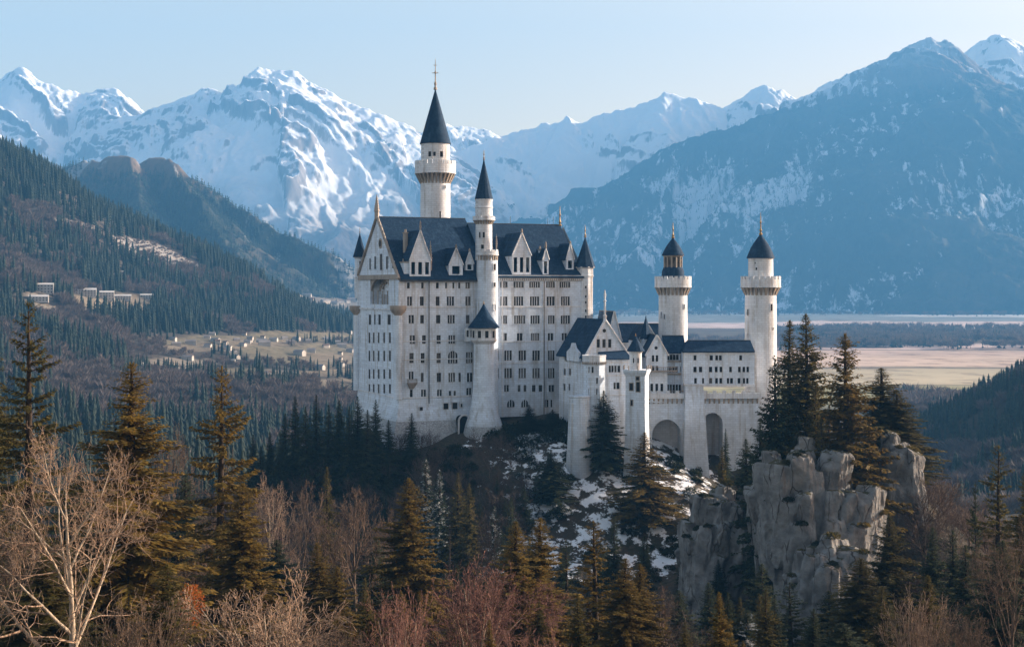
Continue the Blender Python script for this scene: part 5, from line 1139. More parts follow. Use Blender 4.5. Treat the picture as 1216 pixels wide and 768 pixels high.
    me.vertices.foreach_set("co", V.ravel()); me.materials.clear(); me.materials.append(M["rock"]); me.polygons.foreach_set("use_smooth", [True] * len(me.polygons)); me.polygons.foreach_set("material_index", [0] * len(me.polygons)); me.set_sharp_from_angle(angle=math.radians(24)); me.update()
    ob.location = base; tag(ob, label, "crag", "limestone crags below the right tower"); return ob
crag([(533, 948, 966), (541, 935, 980), (556, 916, 994), (570, 905, 1004), (590, 901, 1018), (615, 897, 1031), (650, 898, 1034), (668, 908, 1030), (690, 921, 1012), (732, 937, 992), (770, 934, 980), (830, 925, 985)], 264, 17, 3, "largest grey cracked crag carrying the tall spruces")
crag([(640, 975, 1000), (650, 960, 1018), (668, 952, 1024), (690, 948, 1016), (715, 945, 1002), (745, 940, 990), (790, 935, 985), (840, 930, 985)], 247, 9, 29, "lower bulging grey rock at the foot of the largest crag", (2.6, 7))
crag([(586, 850, 868), (596, 838, 878), (608, 828, 884), (625, 817, 891), (655, 806, 898), (690, 810, 900), (720, 822, 892), (750, 842, 884), (800, 850, 884)], 288, 14, 11, "grey cracked crag beside the snowy slope, left of the largest one")
crag([(527, 1050, 1064), (540, 1046, 1074), (558, 1041, 1081), (580, 1039, 1088), (600, 1040, 1093), (622, 1044, 1093), (640, 1050, 1086), (690, 1052, 1080)], 274, 10, 19, "tall narrow crag with a sunlit right side behind the largest crag")

# ------------------------------------------------------------------ trees
def kites(root, d, L, w, up):
    """leaf sprays: narrow four-cornered blades. all (n,3)/(n,)"""
    d = d / np.linalg.norm(d, axis=1, keepdims=True); side = np.cross(d, up); side /= np.linalg.norm(side, axis=1, keepdims=True) + 1e-9
    m = root + d * (L * .45)[:, None]
    V = np.stack([root, m + side * w[:, None], root + d * L[:, None], m - side * w[:, None]], 1)
    return V.reshape(-1, 3)
def tubes(A, B, ra, rb, k=3):
    A, B = np.asarray(A), np.asarray(B); d = B - A; d /= np.linalg.norm(d, axis=1, keepdims=True) + 1e-9
    h = np.where(np.abs(d[:, 2:3]) > .9, [[1., 0, 0]], [[0, 0, 1.]]); x = np.cross(d, h); x /= np.linalg.norm(x, axis=1, keepdims=True); y = np.cross(d, x)
    a = 2 * np.pi * np.arange(k) / k; c = np.cos(a)[None, :, None]; s = np.sin(a)[None, :, None]
    r = x[:, None] * c + y[:, None] * s
    V = np.concatenate([A[:, None] + r * np.asarray(ra)[:, None, None], B[:, None] + r * np.asarray(rb)[:, None, None]], 1).reshape(-1, 3)
    b = (np.arange(len(A)) * 2 * k)[:, None, None]; i = np.arange(k); q = np.stack([i, (i + 1) % k, k + (i + 1) % k, k + i], -1)[None]
    return V, (b + q).reshape(-1, 4)
def spruce_mesh(seed, H=20.0, R=3.6, gap=.42, nb=6, z0=.06, openness=0.0, dens=1.0, wid=.10, power=.8, sag=.35, reps=2, lk=1.0, name="spruce"):
    rs = np.random.RandomState(seed); roots, dirs, Ls, Ws, ups, bA, bB, bra, brb = [], [], [], [], [], [], [], [], []
    z = H * z0; bend = lambda zz: np.array([.10 * H * .05 * math.sin(zz / H * 3 + seed), .10 * H * .05 * math.cos(zz / H * 2.3 + seed), 0])
    while z < H * .985:
        t = z / H; g = gap * (1 - .55 * t) * (1 + openness * .9)
        n = max(3, int(nb * (1 - .35 * t)))
        wob = 1 + .22 * math.sin(z * 1.7 + seed) * (.5 + openness)
        for b in range(n):
            if rs.rand() < openness * .42: continue
            az = 2 * np.pi * (b + rs.rand() * .9) / n + z * 2.4; L = max(.07, R * ((1 - t) ** power) * (1 if t > z0 + .16 else .65 + 2 * (t - z0)) * (.52 + .62 * rs.rand()) * wob)
            el = math.radians(-16 + 52 * t ** 1.3 + rs.randn() * 6); dh = np.array([math.cos(az), math.sin(az), 0.])
            s = np.linspace(0, 1, max(4, int(L / .30 * dens) + 2)); zc = np.tan(el) * L * s - sag * L * s ** 2 + .22 * L * s ** 3
            P_ = np.array([0, 0, z]) + bend(z) + dh * (L * s)[:, None]; P_[:, 2] += zc
            for k in range(0, len(s) - 1): bA.append(P_[k]); bB.append(P_[k + 1]); rr = .012 + .035 * (L / 4); bra.append(rr * (1 - s[k]) + .01); brb.append(rr * (1 - s[k + 1]) + .01)
            m = s > (.10 + .22 * openness); pts = P_[m]; ss = s[m]
            for sg in (-1, 1, 0):
                for rep in range(reps if sg else max(1, reps - 1)):
                    ang = az + sg * np.radians(38 + 34 * rs.rand(len(pts))); dr = np.stack([np.cos(ang), np.sin(ang), -.30 - .45 * rs.rand(len(pts)) + (.25 * t)], -1)
                    if sg == 0: dr[:, 2] -= .35
                    ln = lk * (.07 + .33 * L * (1 - .62 * ss)) * (.6 + .6 * rs.rand(len(pts))) * (.8 if sg == 0 else 1)
                    j = rs.randn(len(pts), 3) * .06
                    roots.append(pts + j); dirs.append(dr); Ls.append(ln); Ws.append(np.minimum(wid * (.7 + .6 * rs.rand(len(pts))), ln * .3)); u = rs.randn(len(pts), 3) * .55 + [0, 0, 1]; ups.append(u)
        z += g * (.8 + .4 * rs.rand())
    n = 14; roots.append(np.array([[0, 0, H * .97]] * n) + bend(H)); a = rs.rand(n) * 6.28; dirs.append(np.stack([np.cos(a) * .14, np.sin(a) * .14, np.ones(n)], -1)); Ls.append(np.full(n, H * .028)); Ws.append(np.full(n, wid * .35)); ups.append(rs.randn(n, 3))
    V = kites(np.vstack(roots), np.vstack(dirs), np.concatenate(Ls), np.concatenate(Ws), np.vstack(ups))
    crown = mesh_np(name + "_crown", V, np.arange(len(V)).reshape(-1, 4), M["needle_dark"])
    zz = np.linspace(-1.5, H * .97, 12); c = np.array([[0, 0, q_] for q_ in zz]) + np.array([bend(max(q_, 0)) for q_ in zz]); r = (.020 * H) * (1 - np.clip(zz / H, 0, 1)) ** .9 + .02
    TV, TQ = tubes(c[:-1], c[1:], r[:-1], r[1:], 8); BV, BQ = tubes(bA, bB, bra, brb, 3)
    trunk = mesh_np(name + "_trunk", np.vstack([TV, BV]), np.vstack([TQ, BQ + len(TV)]), M["bark"], True)
    return trunk, crown, H
def bare_mesh(seed, H=16.0, spread=.55, nl=11, counts=(8, 6, 5), fork=.25, twig_r=.016, ang=(34, 52), name="bare_tree", stem=.030, up=1.0, dome=False):
    rs = np.random.RandomState(seed); S = {0: [], 1: []}
    def rot(d, a, b):
        h = np.array([1., 0, 0]) if abs(d[2]) > .8 else np.array([0, 0, 1.]); x = np.cross(d, h); x /= np.linalg.norm(x); y = np.cross(d, x)
        v = d * math.cos(a) + (x * math.cos(b) + y * math.sin(b)) * math.sin(a); return v / np.linalg.norm(v)
    def grow(p, d, L, r, lev):
        n = 6 if lev == 0 else (5 if lev == 1 else (4 if lev == 2 else 3)); pts = [p]; dd = d
        for i in range(n):
            dd = dd + rs.randn(3) * (.05, .11, .15, .18)[min(lev, 3)] + np.array([0, 0, up * (.03, .07, .10, .07)[min(lev, 3)]]); dd = dd / np.linalg.norm(dd); pts.append(pts[-1] + dd * L / n)
        rr = [r * (1 - .80 * i / n) + (.004 if lev > 1 else .01) for i in range(n + 1)]
        for i in range(n): S[0 if lev <= 1 else 1].append((pts[i], pts[i + 1], rr[i], rr[i + 1]))
        if lev >= 1 + len(counts): return
        m = nl if lev == 0 else counts[lev - 1]
        for c in range(m):
            t = (fork + (1 - fork) * (c + rs.rand()) / m) if lev == 0 else (.22 + .78 * (c + rs.rand()) / m)
            f = min(t, .999) * n; i = int(f); q_ = pts[i] + (pts[i + 1] - pts[i]) * (f - i); dl = (pts[i + 1] - pts[i]); dl = dl / np.linalg.norm(dl)
            a = math.radians(rs.uniform(*ang)) * (1.15 - .35 * t if lev == 0 else 1); cl = L * ((spread + .25) * (1.12 - .72 * t) if lev == 0 else .60 * (1.15 - .55 * t)) * rs.uniform(.75, 1.15)
            grow(q_, rot(dl, a, c * 2.4 + rs.rand() * 1.2), cl, max(twig_r * .55, rr[i] * (.50 if lev == 0 else .55)), lev + 1)
    if dome:
        p0, p1 = np.array([0, 0, -1.0]), np.array([rs.randn() * .1, rs.randn() * .1, H * dome]); r0 = stem * H; S[0].append((p0, p1, r0, r0 * .8))
        for c in range(nl):
            a = math.radians(4 + 44 * ((c + rs.rand()) / nl) ** .7); f = rs.uniform(.45, 1.0); q_ = p0 + (p1 - p0) * f
            grow(q_, rot(np.array([0, 0, 1.]), a, c * 2.4 + rs.rand()), H * (.86 - dome * .8) * (1.0 - .10 * a) * rs.uniform(.85, 1.08), r0 * .42, 1)
    else: grow(np.array([0, 0, -1.0]), np.array([rs.randn() * .03, rs.randn() * .03, 1.]), H * .80, stem * H, 0)
    out = []
    top = max(s[1][2] for s in S[0] + S[1])
    for k, nm in ((0, "trunk"), (1, "crown")):
        A_ = np.array([s[0] for s in S[k]]); B_ = np.array([s[1] for s in S[k]]); ra = np.array([s[2] for s in S[k]]); rb = np.array([s[3] for s in S[k]])
        if k: ra = np.maximum(ra, twig_r); rb = np.maximum(rb, twig_r * .6)
        V, Q = tubes(A_, B_, ra, rb, 6 if k == 0 else 3); out.append(mesh_np(f"{name}_{nm}", V, Q, M["bark_grey"] if k == 0 else M["twig_brown"], k == 0))
    return out[0], out[1], top
SPR = {"dense": [spruce_mesh(s, 20, r, .42, 7, .03, .03, 1.5, .078, .80, reps=4, lk=.80) for s, r in ((1, 3.7), (2, 3.2), (3, 4.3), (4, 3.5))],
       "open": [spruce_mesh(s, 20, r, .50, 6, .16, .42, 1.5, .072, .60, .30, reps=4, lk=.82) for s, r in ((11, 3.6), (12, 3.9), (13, 3.2))],
       "mid": [spruce_mesh(s, 20, r, .46, 7, .02, .02, .9, .19, .84, reps=3, lk=.95) for s, r in ((21, 3.7), (22, 3.2), (23, 4.4), (24, 3.9))],
       "cliff": [spruce_mesh(s, 20, r, .44, 7, .05, .06, 1.0, .13, .74, reps=4, lk=.9) for s, r in ((31, 3.6), (32, 3.3), (33, 4.0))],
       "far": [spruce_mesh(s, 20, r, .95, 5, .02, .05, .34, .36, .85) for s, r in ((41, 3.5), (42, 3.1), (43, 4.0))]}
BARE = {"birch": [bare_mesh(101, 18, .66, 12, (7, 6, 5), .20, .014, (38, 62), stem=.022, up=.55)],
        "bushy": [bare_mesh(q_, 10, .6, n_, (7, 5, 4), .1, .019, (20, 44), stem=.022, up=.3, dome=d_) for q_, n_, d_ in ((111, 13, .16), (112, 14, .20), (113, 12, .12))],
       "tall": [bare_mesh(121, 16, .36, 14, (7, 5, 5), .25, .017, (32, 54), stem=.018, up=.35), bare_mesh(122, 16, .42, 13, (7, 5, 5), .2, .017, (32, 56), stem=.018, up=.35), bare_mesh(123, 16, .34, 14, (7, 5, 5), .3, .017, (30, 52), stem=.018, up=.35)],
        "mid": [bare_mesh(q_, 12, .6, n_, (7, 5), .1, .036, (18, 40), stem=.018, up=.4, dome=d_) for q_, n_, d_ in ((131, 11, .25), (132, 12, .18), (133, 10, .30))],
       "larch": [spruce_mesh(51, 16, 2.8, .50, 5, .1, .35, .7, .05, .8)]}
TR = random.Random(77)
def tree(kind, form, i, px, ptop, y, label, group=None, crown=None, bark=None, wpx=None, zfn=ng_z, name=None, cat="tree", basez=None, minh=4.0):
    tm, cm, H = (SPR if kind == "spruce" else BARE)[form][i % len((SPR if kind == "spruce" else BARE)[form])]
    x = XP(px, y); zb = float(zfn(x, y)) if basez is None else basez; h = max(minh, ZP(ptop, y) - zb); s = h / H
    sx = s
    if wpx:
        wm = max(cm_half(cm), .5); sx = (wpx * {'mid': 1.6, 'cliff': 1.2, 'dense': 1.5, 'open': 1.25}.get(form, 1.05) * y / F) / wm
    sx = max(sx, s * .45)
    o = empty(name or ("spruce" if kind == "spruce" else "bare_tree"), (x, y, zb), TR.uniform(0, 6.28), (sx, sx, s)); tag(o, label, cat, group)
    t = link_mesh("trunk", tm, o); c = link_mesh("crown", cm, o)
    for ob, mt in ((t, bark), (c, crown)):
        if mt: ob.material_slots[0].link = 'OBJECT'; ob.material_slots[0].material = M[mt]
    return o
_half = {}
def cm_half(me):
    if me.name not in _half:
        a = np.zeros(len(me.vertices) * 3, np.float32); me.vertices.foreach_get("co", a); a = a.reshape(-1, 3); _half[me.name] = float(np.percentile(np.hypot(a[:, 0], a[:, 1]), 96))
    return _half[me.name]

# named trees of the near wood ------------------------------------------------
near = [
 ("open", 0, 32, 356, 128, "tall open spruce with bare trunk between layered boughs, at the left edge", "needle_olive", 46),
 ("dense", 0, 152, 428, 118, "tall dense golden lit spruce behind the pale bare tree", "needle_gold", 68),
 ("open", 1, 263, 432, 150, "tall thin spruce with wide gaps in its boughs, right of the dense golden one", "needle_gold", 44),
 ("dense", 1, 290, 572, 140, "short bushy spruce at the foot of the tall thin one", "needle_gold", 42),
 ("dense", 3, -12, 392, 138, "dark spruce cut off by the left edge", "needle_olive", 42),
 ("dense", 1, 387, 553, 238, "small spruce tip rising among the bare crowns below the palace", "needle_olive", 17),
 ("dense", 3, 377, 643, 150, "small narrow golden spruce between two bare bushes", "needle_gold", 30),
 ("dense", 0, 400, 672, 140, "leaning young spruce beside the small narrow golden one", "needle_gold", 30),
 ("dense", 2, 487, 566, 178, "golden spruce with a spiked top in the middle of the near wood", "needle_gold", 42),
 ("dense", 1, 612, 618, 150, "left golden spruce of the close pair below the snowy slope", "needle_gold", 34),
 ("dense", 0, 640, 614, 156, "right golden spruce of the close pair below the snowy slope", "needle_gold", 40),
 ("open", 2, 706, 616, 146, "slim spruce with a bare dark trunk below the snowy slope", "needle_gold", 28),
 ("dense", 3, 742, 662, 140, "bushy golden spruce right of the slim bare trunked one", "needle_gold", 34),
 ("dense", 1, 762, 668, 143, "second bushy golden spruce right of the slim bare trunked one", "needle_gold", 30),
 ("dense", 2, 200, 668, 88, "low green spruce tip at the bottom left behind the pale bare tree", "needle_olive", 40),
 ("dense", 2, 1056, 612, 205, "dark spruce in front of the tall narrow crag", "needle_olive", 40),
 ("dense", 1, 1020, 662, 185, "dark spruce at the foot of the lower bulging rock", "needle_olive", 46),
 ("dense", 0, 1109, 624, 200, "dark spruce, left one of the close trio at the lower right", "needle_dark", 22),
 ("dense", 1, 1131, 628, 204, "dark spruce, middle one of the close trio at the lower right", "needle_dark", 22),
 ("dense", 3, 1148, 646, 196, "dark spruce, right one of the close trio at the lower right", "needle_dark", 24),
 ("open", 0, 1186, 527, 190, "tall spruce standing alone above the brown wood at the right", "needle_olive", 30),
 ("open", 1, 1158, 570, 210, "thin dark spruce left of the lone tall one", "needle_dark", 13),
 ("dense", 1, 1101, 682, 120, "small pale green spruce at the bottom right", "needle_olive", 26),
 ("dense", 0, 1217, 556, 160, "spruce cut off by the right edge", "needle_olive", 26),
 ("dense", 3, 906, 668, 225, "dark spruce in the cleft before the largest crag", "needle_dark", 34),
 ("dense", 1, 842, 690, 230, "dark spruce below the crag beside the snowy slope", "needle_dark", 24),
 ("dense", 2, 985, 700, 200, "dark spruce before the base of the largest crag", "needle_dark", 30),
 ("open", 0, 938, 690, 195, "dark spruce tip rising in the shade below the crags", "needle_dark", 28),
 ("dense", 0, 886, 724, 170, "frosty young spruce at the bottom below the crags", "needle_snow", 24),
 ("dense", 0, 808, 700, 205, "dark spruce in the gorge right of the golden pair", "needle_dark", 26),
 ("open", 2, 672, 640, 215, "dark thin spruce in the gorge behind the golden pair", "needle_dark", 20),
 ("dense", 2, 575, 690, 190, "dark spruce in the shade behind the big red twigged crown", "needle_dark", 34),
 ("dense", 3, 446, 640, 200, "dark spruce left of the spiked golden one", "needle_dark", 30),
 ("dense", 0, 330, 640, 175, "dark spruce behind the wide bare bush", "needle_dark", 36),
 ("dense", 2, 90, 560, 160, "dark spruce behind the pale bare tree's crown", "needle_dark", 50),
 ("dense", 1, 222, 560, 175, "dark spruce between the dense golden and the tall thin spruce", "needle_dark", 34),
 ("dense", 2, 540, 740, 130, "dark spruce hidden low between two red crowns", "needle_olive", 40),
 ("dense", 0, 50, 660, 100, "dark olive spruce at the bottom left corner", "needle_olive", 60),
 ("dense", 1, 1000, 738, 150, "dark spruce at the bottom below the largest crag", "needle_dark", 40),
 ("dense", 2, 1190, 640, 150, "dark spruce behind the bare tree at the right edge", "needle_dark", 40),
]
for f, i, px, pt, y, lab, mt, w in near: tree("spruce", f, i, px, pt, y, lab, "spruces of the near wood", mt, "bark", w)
crest = [("mid", 3, 976, 492, 262, "needle_olive", 20, "low olive spruce on the front edge of the largest crag's top"), ("mid", 1, 1032, 536, 266, "needle_dark", 18, "low dark spruce on the right shoulder of the largest crag"), ("mid", 0, 944, 505, 264, "needle_dark", 18, "low dark spruce on the left shoulder of the largest crag"), ("cliff", 0, 957, 371, 276, "needle_olive", 38, "tallest spruce on the crag beside the right tower"), ("cliff", 1, 938, 379, 280, "needle_olive", 32, "slim spruce close left of the tallest one on the crag"),
 ("cliff", 2, 920, 428, 272, "needle_dark", 36, "dark spruce touching the right tower on the crag"), ("cliff", 2, 1006, 394, 263, "needle_gold", 52, "broad golden spruce with a visible trunk on the crag's edge"),
 ("cliff", 1, 1046, 436, 285, "needle_olive", 38, "dark pointed spruce behind the tall narrow crag"), ("cliff", 0, 1064, 462, 284, "needle_olive", 36, "spruce sloping down behind the tall narrow crag's right side"),
 ("cliff", 2, 1080, 505, 286, "needle_olive", 30, "lowest spruce right of the tall narrow crag"), ("mid", 1, 984, 480, 268, "needle_gold", 16, "small golden spruce between the crag's tall spruces"),
 ("mid", 0, 904, 500, 282, "needle_dark", 22, "small dark spruce before the right tower's foot"), ("mid", 2, 886, 520, 292, "needle_dark", 22, "dark spruce below the right end of the arcade wall"),
 ("mid", 3, 858, 530, 300, "needle_olive", 12, "thin spruce before the narrower arch"), ("cliff", 1, 968, 452, 270, "needle_olive", 22, "olive spruce among the crag's tall spruces")]
for f, i, px, pt, y, mt, w, lab in crest: tree("spruce", f, i, px, pt, y, lab, "spruces on the crag", mt, "bark", w)
slope = [("mid", 2, 716, 463, 368, "needle_dark", 20, "big dark spruce against the bastion wall"), ("mid", 0, 766, 513, 352, "needle_gold", 25, "big golden tipped spruce before the wide arch"), ("mid", 3, 655, 533, 358, "needle_dark", 16, "dark spruce alone on the snowy slope"),
 ("mid", 1, 489, 490, 373, "needle_dark", 9, "small dark spruce against the rough stone plinth"),
 ("mid", 1, 506, 543, 330, "needle_snow", 17, "frosted spruce below the gateway, left of the row"), ("mid", 0, 521, 557, 326, "needle_snow", 15, "second frosted spruce of the row below the gateway"), ("mid", 3, 543, 560, 322, "needle_olive", 17, "third spruce of the row below the gateway, sun on its tip"),
 ("mid", 2, 558, 573, 318, "needle_olive", 16, "last spruce of the row below the gateway"), ("mid", 1, 587, 600, 300, "needle_snow", 15, "frosted spruce above the golden pair"), ("mid", 0, 607, 590, 310, "needle_dark", 14, "dark spruce behind the frosted one above the golden pair"),
 ("mid", 0, 730, 612, 300, "needle_dark", 14, "dark spruce at the lower edge of the snow"), ("mid", 1, 765, 636, 290, "needle_dark", 14, "second dark spruce at the lower edge of the snow"),
 ("mid", 3, 628, 480, 386, "shrub", 11, "round dark evergreen against the right wing's foot"), ("mid", 2, 656, 486, 386, "shrub", 11, "second round dark evergreen against the right wing's foot"),
 ("mid", 2, 893, 556, 296, "needle_dark", 14, "dark spruce in the gully between the two front crags"), ("mid", 0, 902, 610, 276, "needle_dark", 14, "lower dark spruce in the gully between the two front crags"),
 ("mid", 1, 862, 508, 374, "needle_dark", 5, "narrow young spruce standing in the narrower arch")]
for f, i, px, pt, y, mt, w, lab in slope: tree("spruce", f, i, px, pt, y, lab, "spruces on the castle slope", mt, "bark", w)
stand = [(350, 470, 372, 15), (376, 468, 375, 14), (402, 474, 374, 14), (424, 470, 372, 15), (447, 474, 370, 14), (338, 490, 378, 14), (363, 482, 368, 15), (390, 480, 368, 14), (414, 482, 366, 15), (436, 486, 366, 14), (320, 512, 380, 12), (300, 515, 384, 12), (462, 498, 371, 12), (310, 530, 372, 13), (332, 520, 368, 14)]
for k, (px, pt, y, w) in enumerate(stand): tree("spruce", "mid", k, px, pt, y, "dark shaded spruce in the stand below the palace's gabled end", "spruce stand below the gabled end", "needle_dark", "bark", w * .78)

nb = [("birch", 0, 80, 498, 92, "twig_pale", "bark_pale", 134, "big pale trunked bare tree with a wide crown at the lower left"), ("tall", 0, 322, 556, 232, "twig_pale", "bark_pale", 17, "small pale bare tree below the dark spruce stand"),
 ("tall", 1, 352, 572, 205, "twig_brown", "bark_grey", 48, "rounded pinkish brown bare tree below the dark spruce stand"), ("tall", 2, 425, 574, 196, "twig_brown", "bark_grey", 48, "tall slim bare tree with an upright trunk below the palace"),
 ("bushy", 0, 312, 668, 104, "twig_pale", "bark_pale", 112, "wide many stemmed bare bush at the bottom"), ("bushy", 1, 566, 654, 122, "twig_red", "bark_pale", 66, "round red twigged crown right of the spiked golden spruce"),
 ("bushy", 2, 470, 690, 108, "twig_red", "bark_pale", 64, "reddish bare crown at the bottom below the spiked golden spruce"), ("bushy", 0, 640, 728, 100, "twig_red", "bark_pale", 46, "reddish bare crown before the golden pair"),
 ("larch", 0, 534, 622, 250, "twig_grey", "bark_grey", 12, "grey leafless larch above the round red crown"), ("larch", 0, 787, 694, 150, "twig_red", "bark_grey", 13, "slim pinkish leafless larch right of the bushy golden spruces"),
 ("tall", 0, 205, 500, 215, "twig_brown", "bark_grey", 42, "brown bare tree behind the dense golden spruce"), ("tall", 1, 235, 590, 170, "twig_brown", "bark_grey", 34, "bare tree between the dense golden and the tall thin spruce"),
 ("birch", 0, 1205, 598, 118, "twig_brown", "bark_grey", 60, "large bare tree leaning in from the right edge"), ("bushy", 1, 1090, 692, 116, "twig_pale", "bark_pale", 42, "pale bare tree at the bottom right beside the small green spruce"),
 ("tall", 2, 300, 600, 190, "twig_grey", "bark_grey", 34, "grey bare tree behind the short bushy spruce"), ("tall", 0, 452, 600, 215, "twig_brown", "bark_grey", 34, "brown bare tree left of the spiked golden spruce"),
 ("bushy", 2, 20, 600, 120, "twig_brown", "bark_grey", 60, "brown bare crown at the left edge below the open spruce"), ("bushy", 1, 160, 700, 84, "twig_brown", "bark_grey", 70, "brown bare crown at the bottom beside the pale trunk"),
 ("bushy", 0, 400, 720, 96, "twig_brown", "bark_grey", 50, "brown bare crown at the bottom right of the wide bush"), ("tall", 1, 600, 600, 260, "twig_grey", "bark_grey", 24, "grey bare tree in the gorge above the golden pair"),
 ("bushy", 2, 842, 742, 150, "twig_grey", "bark_grey", 34, "grey bare crown at the bottom below the left crag"), ("bushy", 0, 690, 690, 175, "twig_grey", "bark_grey", 30, "grey bare crown in the gorge between the golden spruces"),
 ("tall", 0, 1170, 640, 165, "twig_brown", "bark_grey", 36, "brown bare tree right of the close spruce trio"), ("bushy", 1, 1140, 715, 110, "twig_brown", "bark_grey", 44, "brown bare crown at the bottom right corner")]
for f, i, px, pt, y, cr_, bk, w, lab in nb: tree("bare", f, i, px, pt, y, lab, "bare trees of the near wood", cr_, bk, w, name="larch" if f == "larch" else None)
# rust leaved young tree
rs = np.random.RandomState(5); n = 900; a = rs.rand(n) * 6.28; zz = 1.2 + 3.4 * rs.rand(n); rr = 1.15 * np.sqrt(rs.rand(n)) * np.sin(np.clip((zz - .9) / 4.0, 0, 1) * np.pi) ** .7
V = kites(np.stack([rr * np.cos(a), rr * np.sin(a), zz], -1), rs.randn(n, 3) + [0, 0, -.4], .16 + .1 * rs.rand(n), np.full(n, .06), rs.randn(n, 3)); lf = mesh_np("rust_crown", V, np.arange(len(V)).reshape(-1, 4), M["rust_leaf"])
x = XP(227, 112); zb = ZP(762, 112); rt_ = empty("beech_sapling", (x, 112, zb)); tag(rt_, "small tree with rust orange leaves below the tall thin spruce", "tree")
TV, TQ = tubes([(0, 0, -1), (0, 0, 1.5)], [(0, 0, 1.5), (.1, 0, 4.3)], [.09, .07], [.07, .02], 6); link_mesh("trunk", mesh_np("sapling_trunk", TV, TQ, M["bark_grey"]), rt_); link_mesh("crown", lf, rt_)

# groves: counted trees that look alike --------------------------------------
def grove(n, kind, forms, region, label, group, crowns, barks, hr, zfn, seed, wf=1.0, spacing=3.0, reject=None, top=None):
    """scatter single trees in a ground region given as a function of two random numbers"""
    g = random.Random(seed); pts = []; tries = 0
    while len(pts) < n and tries < n * 60:
        tries += 1; x, y = region(g)
        if any((x - a) ** 2 + (y - b) ** 2 < spacing ** 2 for a, b in pts): continue
        z = float(zfn(x, y)); px, py = to_px(x, y, z)
        if reject and reject(px, py, x, y): continue
        h = g.uniform(*hr)
        if top:
            lim = top(px); 
            if ZP(lim, y) - z < h * .75: continue
            h = min(h, ZP(lim, y) - z)
        pts.append((x, y))
        tm, cm, H = (SPR if kind == "spruce" else BARE)[forms][g.randrange(len((SPR if kind == "spruce" else BARE)[forms]))]; s = h / H
        o = empty("spruce" if kind == "spruce" else "bare_tree", (x, y, z), g.uniform(0, 6.28), (s * wf * g.uniform(.85, 1.2), s * wf * g.uniform(.85, 1.2), s)); tag(o, label, "tree", group)
        for nm, me, mt in (("trunk", tm, g.choice(barks)), ("crown", cm, g.choice(crowns))):
            c = link_mesh(nm, me, o); c.material_slots[0].link = 'OBJECT'; c.material_slots[0].material = M[mt]
    return len(pts)
R_ = lambda x0, x1, y0, y1: (lambda g: (g.uniform(x0, x1), g.uniform(y0, y1)))
def R_px(p0, p1, y0, y1):
    def f(g): y = g.uniform(y0, y1); return XP(g.uniform(p0, p1), y), y
    return f
grove(84, "bare", "mid", R_px(335, 625, 330, 380), "grey bare tree in the shaded wood below the palace's left wing", "shaded bare trees below the palace", ["twig_grey"], ["bark_grey"], (6, 11), ng_z, 1, 1.0, 2.7, top=lambda px: 528 if px < 455 else (506 if px < 600 else 522))
grove(60, "bare", "mid", R_px(1078, 1230, 215, 318), "brown bare tree in the wood right of the crags", "brown bare trees right of the crags", ["twig_brown"], ["bark_grey"], (5.5, 14), ng_z, 2, 1.15, 2.6, top=lambda px: 556)
grove(30, "bare", "mid", R_px(250, 600, 225, 315), "brown bare tree on the dim slope below the palace wood", "bare trees on the dim slope", ["twig_brown", "twig_grey"], ["bark_grey"], (10, 15), ng_z, 3, 1.0, 4.0)
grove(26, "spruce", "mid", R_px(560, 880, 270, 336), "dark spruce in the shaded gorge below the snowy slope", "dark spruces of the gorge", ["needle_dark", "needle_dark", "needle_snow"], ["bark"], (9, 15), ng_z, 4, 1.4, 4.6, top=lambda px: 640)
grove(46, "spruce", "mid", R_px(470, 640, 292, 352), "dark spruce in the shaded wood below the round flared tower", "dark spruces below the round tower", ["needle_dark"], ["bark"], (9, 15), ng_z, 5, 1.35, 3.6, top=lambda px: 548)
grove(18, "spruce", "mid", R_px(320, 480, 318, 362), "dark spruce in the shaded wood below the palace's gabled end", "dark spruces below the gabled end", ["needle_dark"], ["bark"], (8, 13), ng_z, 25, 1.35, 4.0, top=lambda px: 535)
grove(24, "spruce", "dense", R_px(370, 900, 108, 180), "olive young spruce at the bottom of the near wood", "young spruces at the bottom", ["needle_gold", "needle_olive", "needle_olive"], ["bark"], (6, 12), ng_z, 26, 1.35, 4.6, top=lambda px: 700)
grove(34, "bare", "mid", R_px(-30, 330, 240, 420), "brown bare tree in the wood behind the near spruces at the left", "brown bare trees at the left", ["twig_brown", "twig_red", "twig_brown"], ["bark_grey"], (11, 16), ng_z, 6, 1.05, 5.0, top=lambda px: 520)
grove(16, "spruce", "mid", R_px(-30, 330, 200, 380), "dark spruce in the wood behind the near trees at the left", "dark spruces at the left", ["needle_olive", "needle_dark"], ["bark"], (12, 18), ng_z, 7, 1.3, 5.0, top=lambda px: 515)
grove(18, "spruce", "mid", R_px(860, 1216, 150, 230), "dark spruce in the wood below the crags", "dark spruces below the crags", ["needle_dark", "needle_olive"], ["bark"], (10, 17), ng_z, 8, 1.35, 4.0, top=lambda px: 690)
grove(9, "bare", "tall", R_px(20, 880, 130, 200), "bare brown tree filling the near wood", "bare trees filling the near wood", ["twig_brown", "twig_grey", "twig_red"], ["bark_grey"], (8, 13), ng_z, 9, 1.0, 5.0, top=lambda px: 660)

grove(26, "spruce", "dense", R_px(430, 880, 185, 270), "dark green spruce filling the gorge between the near wood and the castle hill", "gorge spruces behind the near wood", ["needle_dark", "needle_dark", "needle_olive"], ["bark"], (9, 16), ng_z, 15, 1.35, 5.0, top=lambda px: 625 if px < 700 else 690)

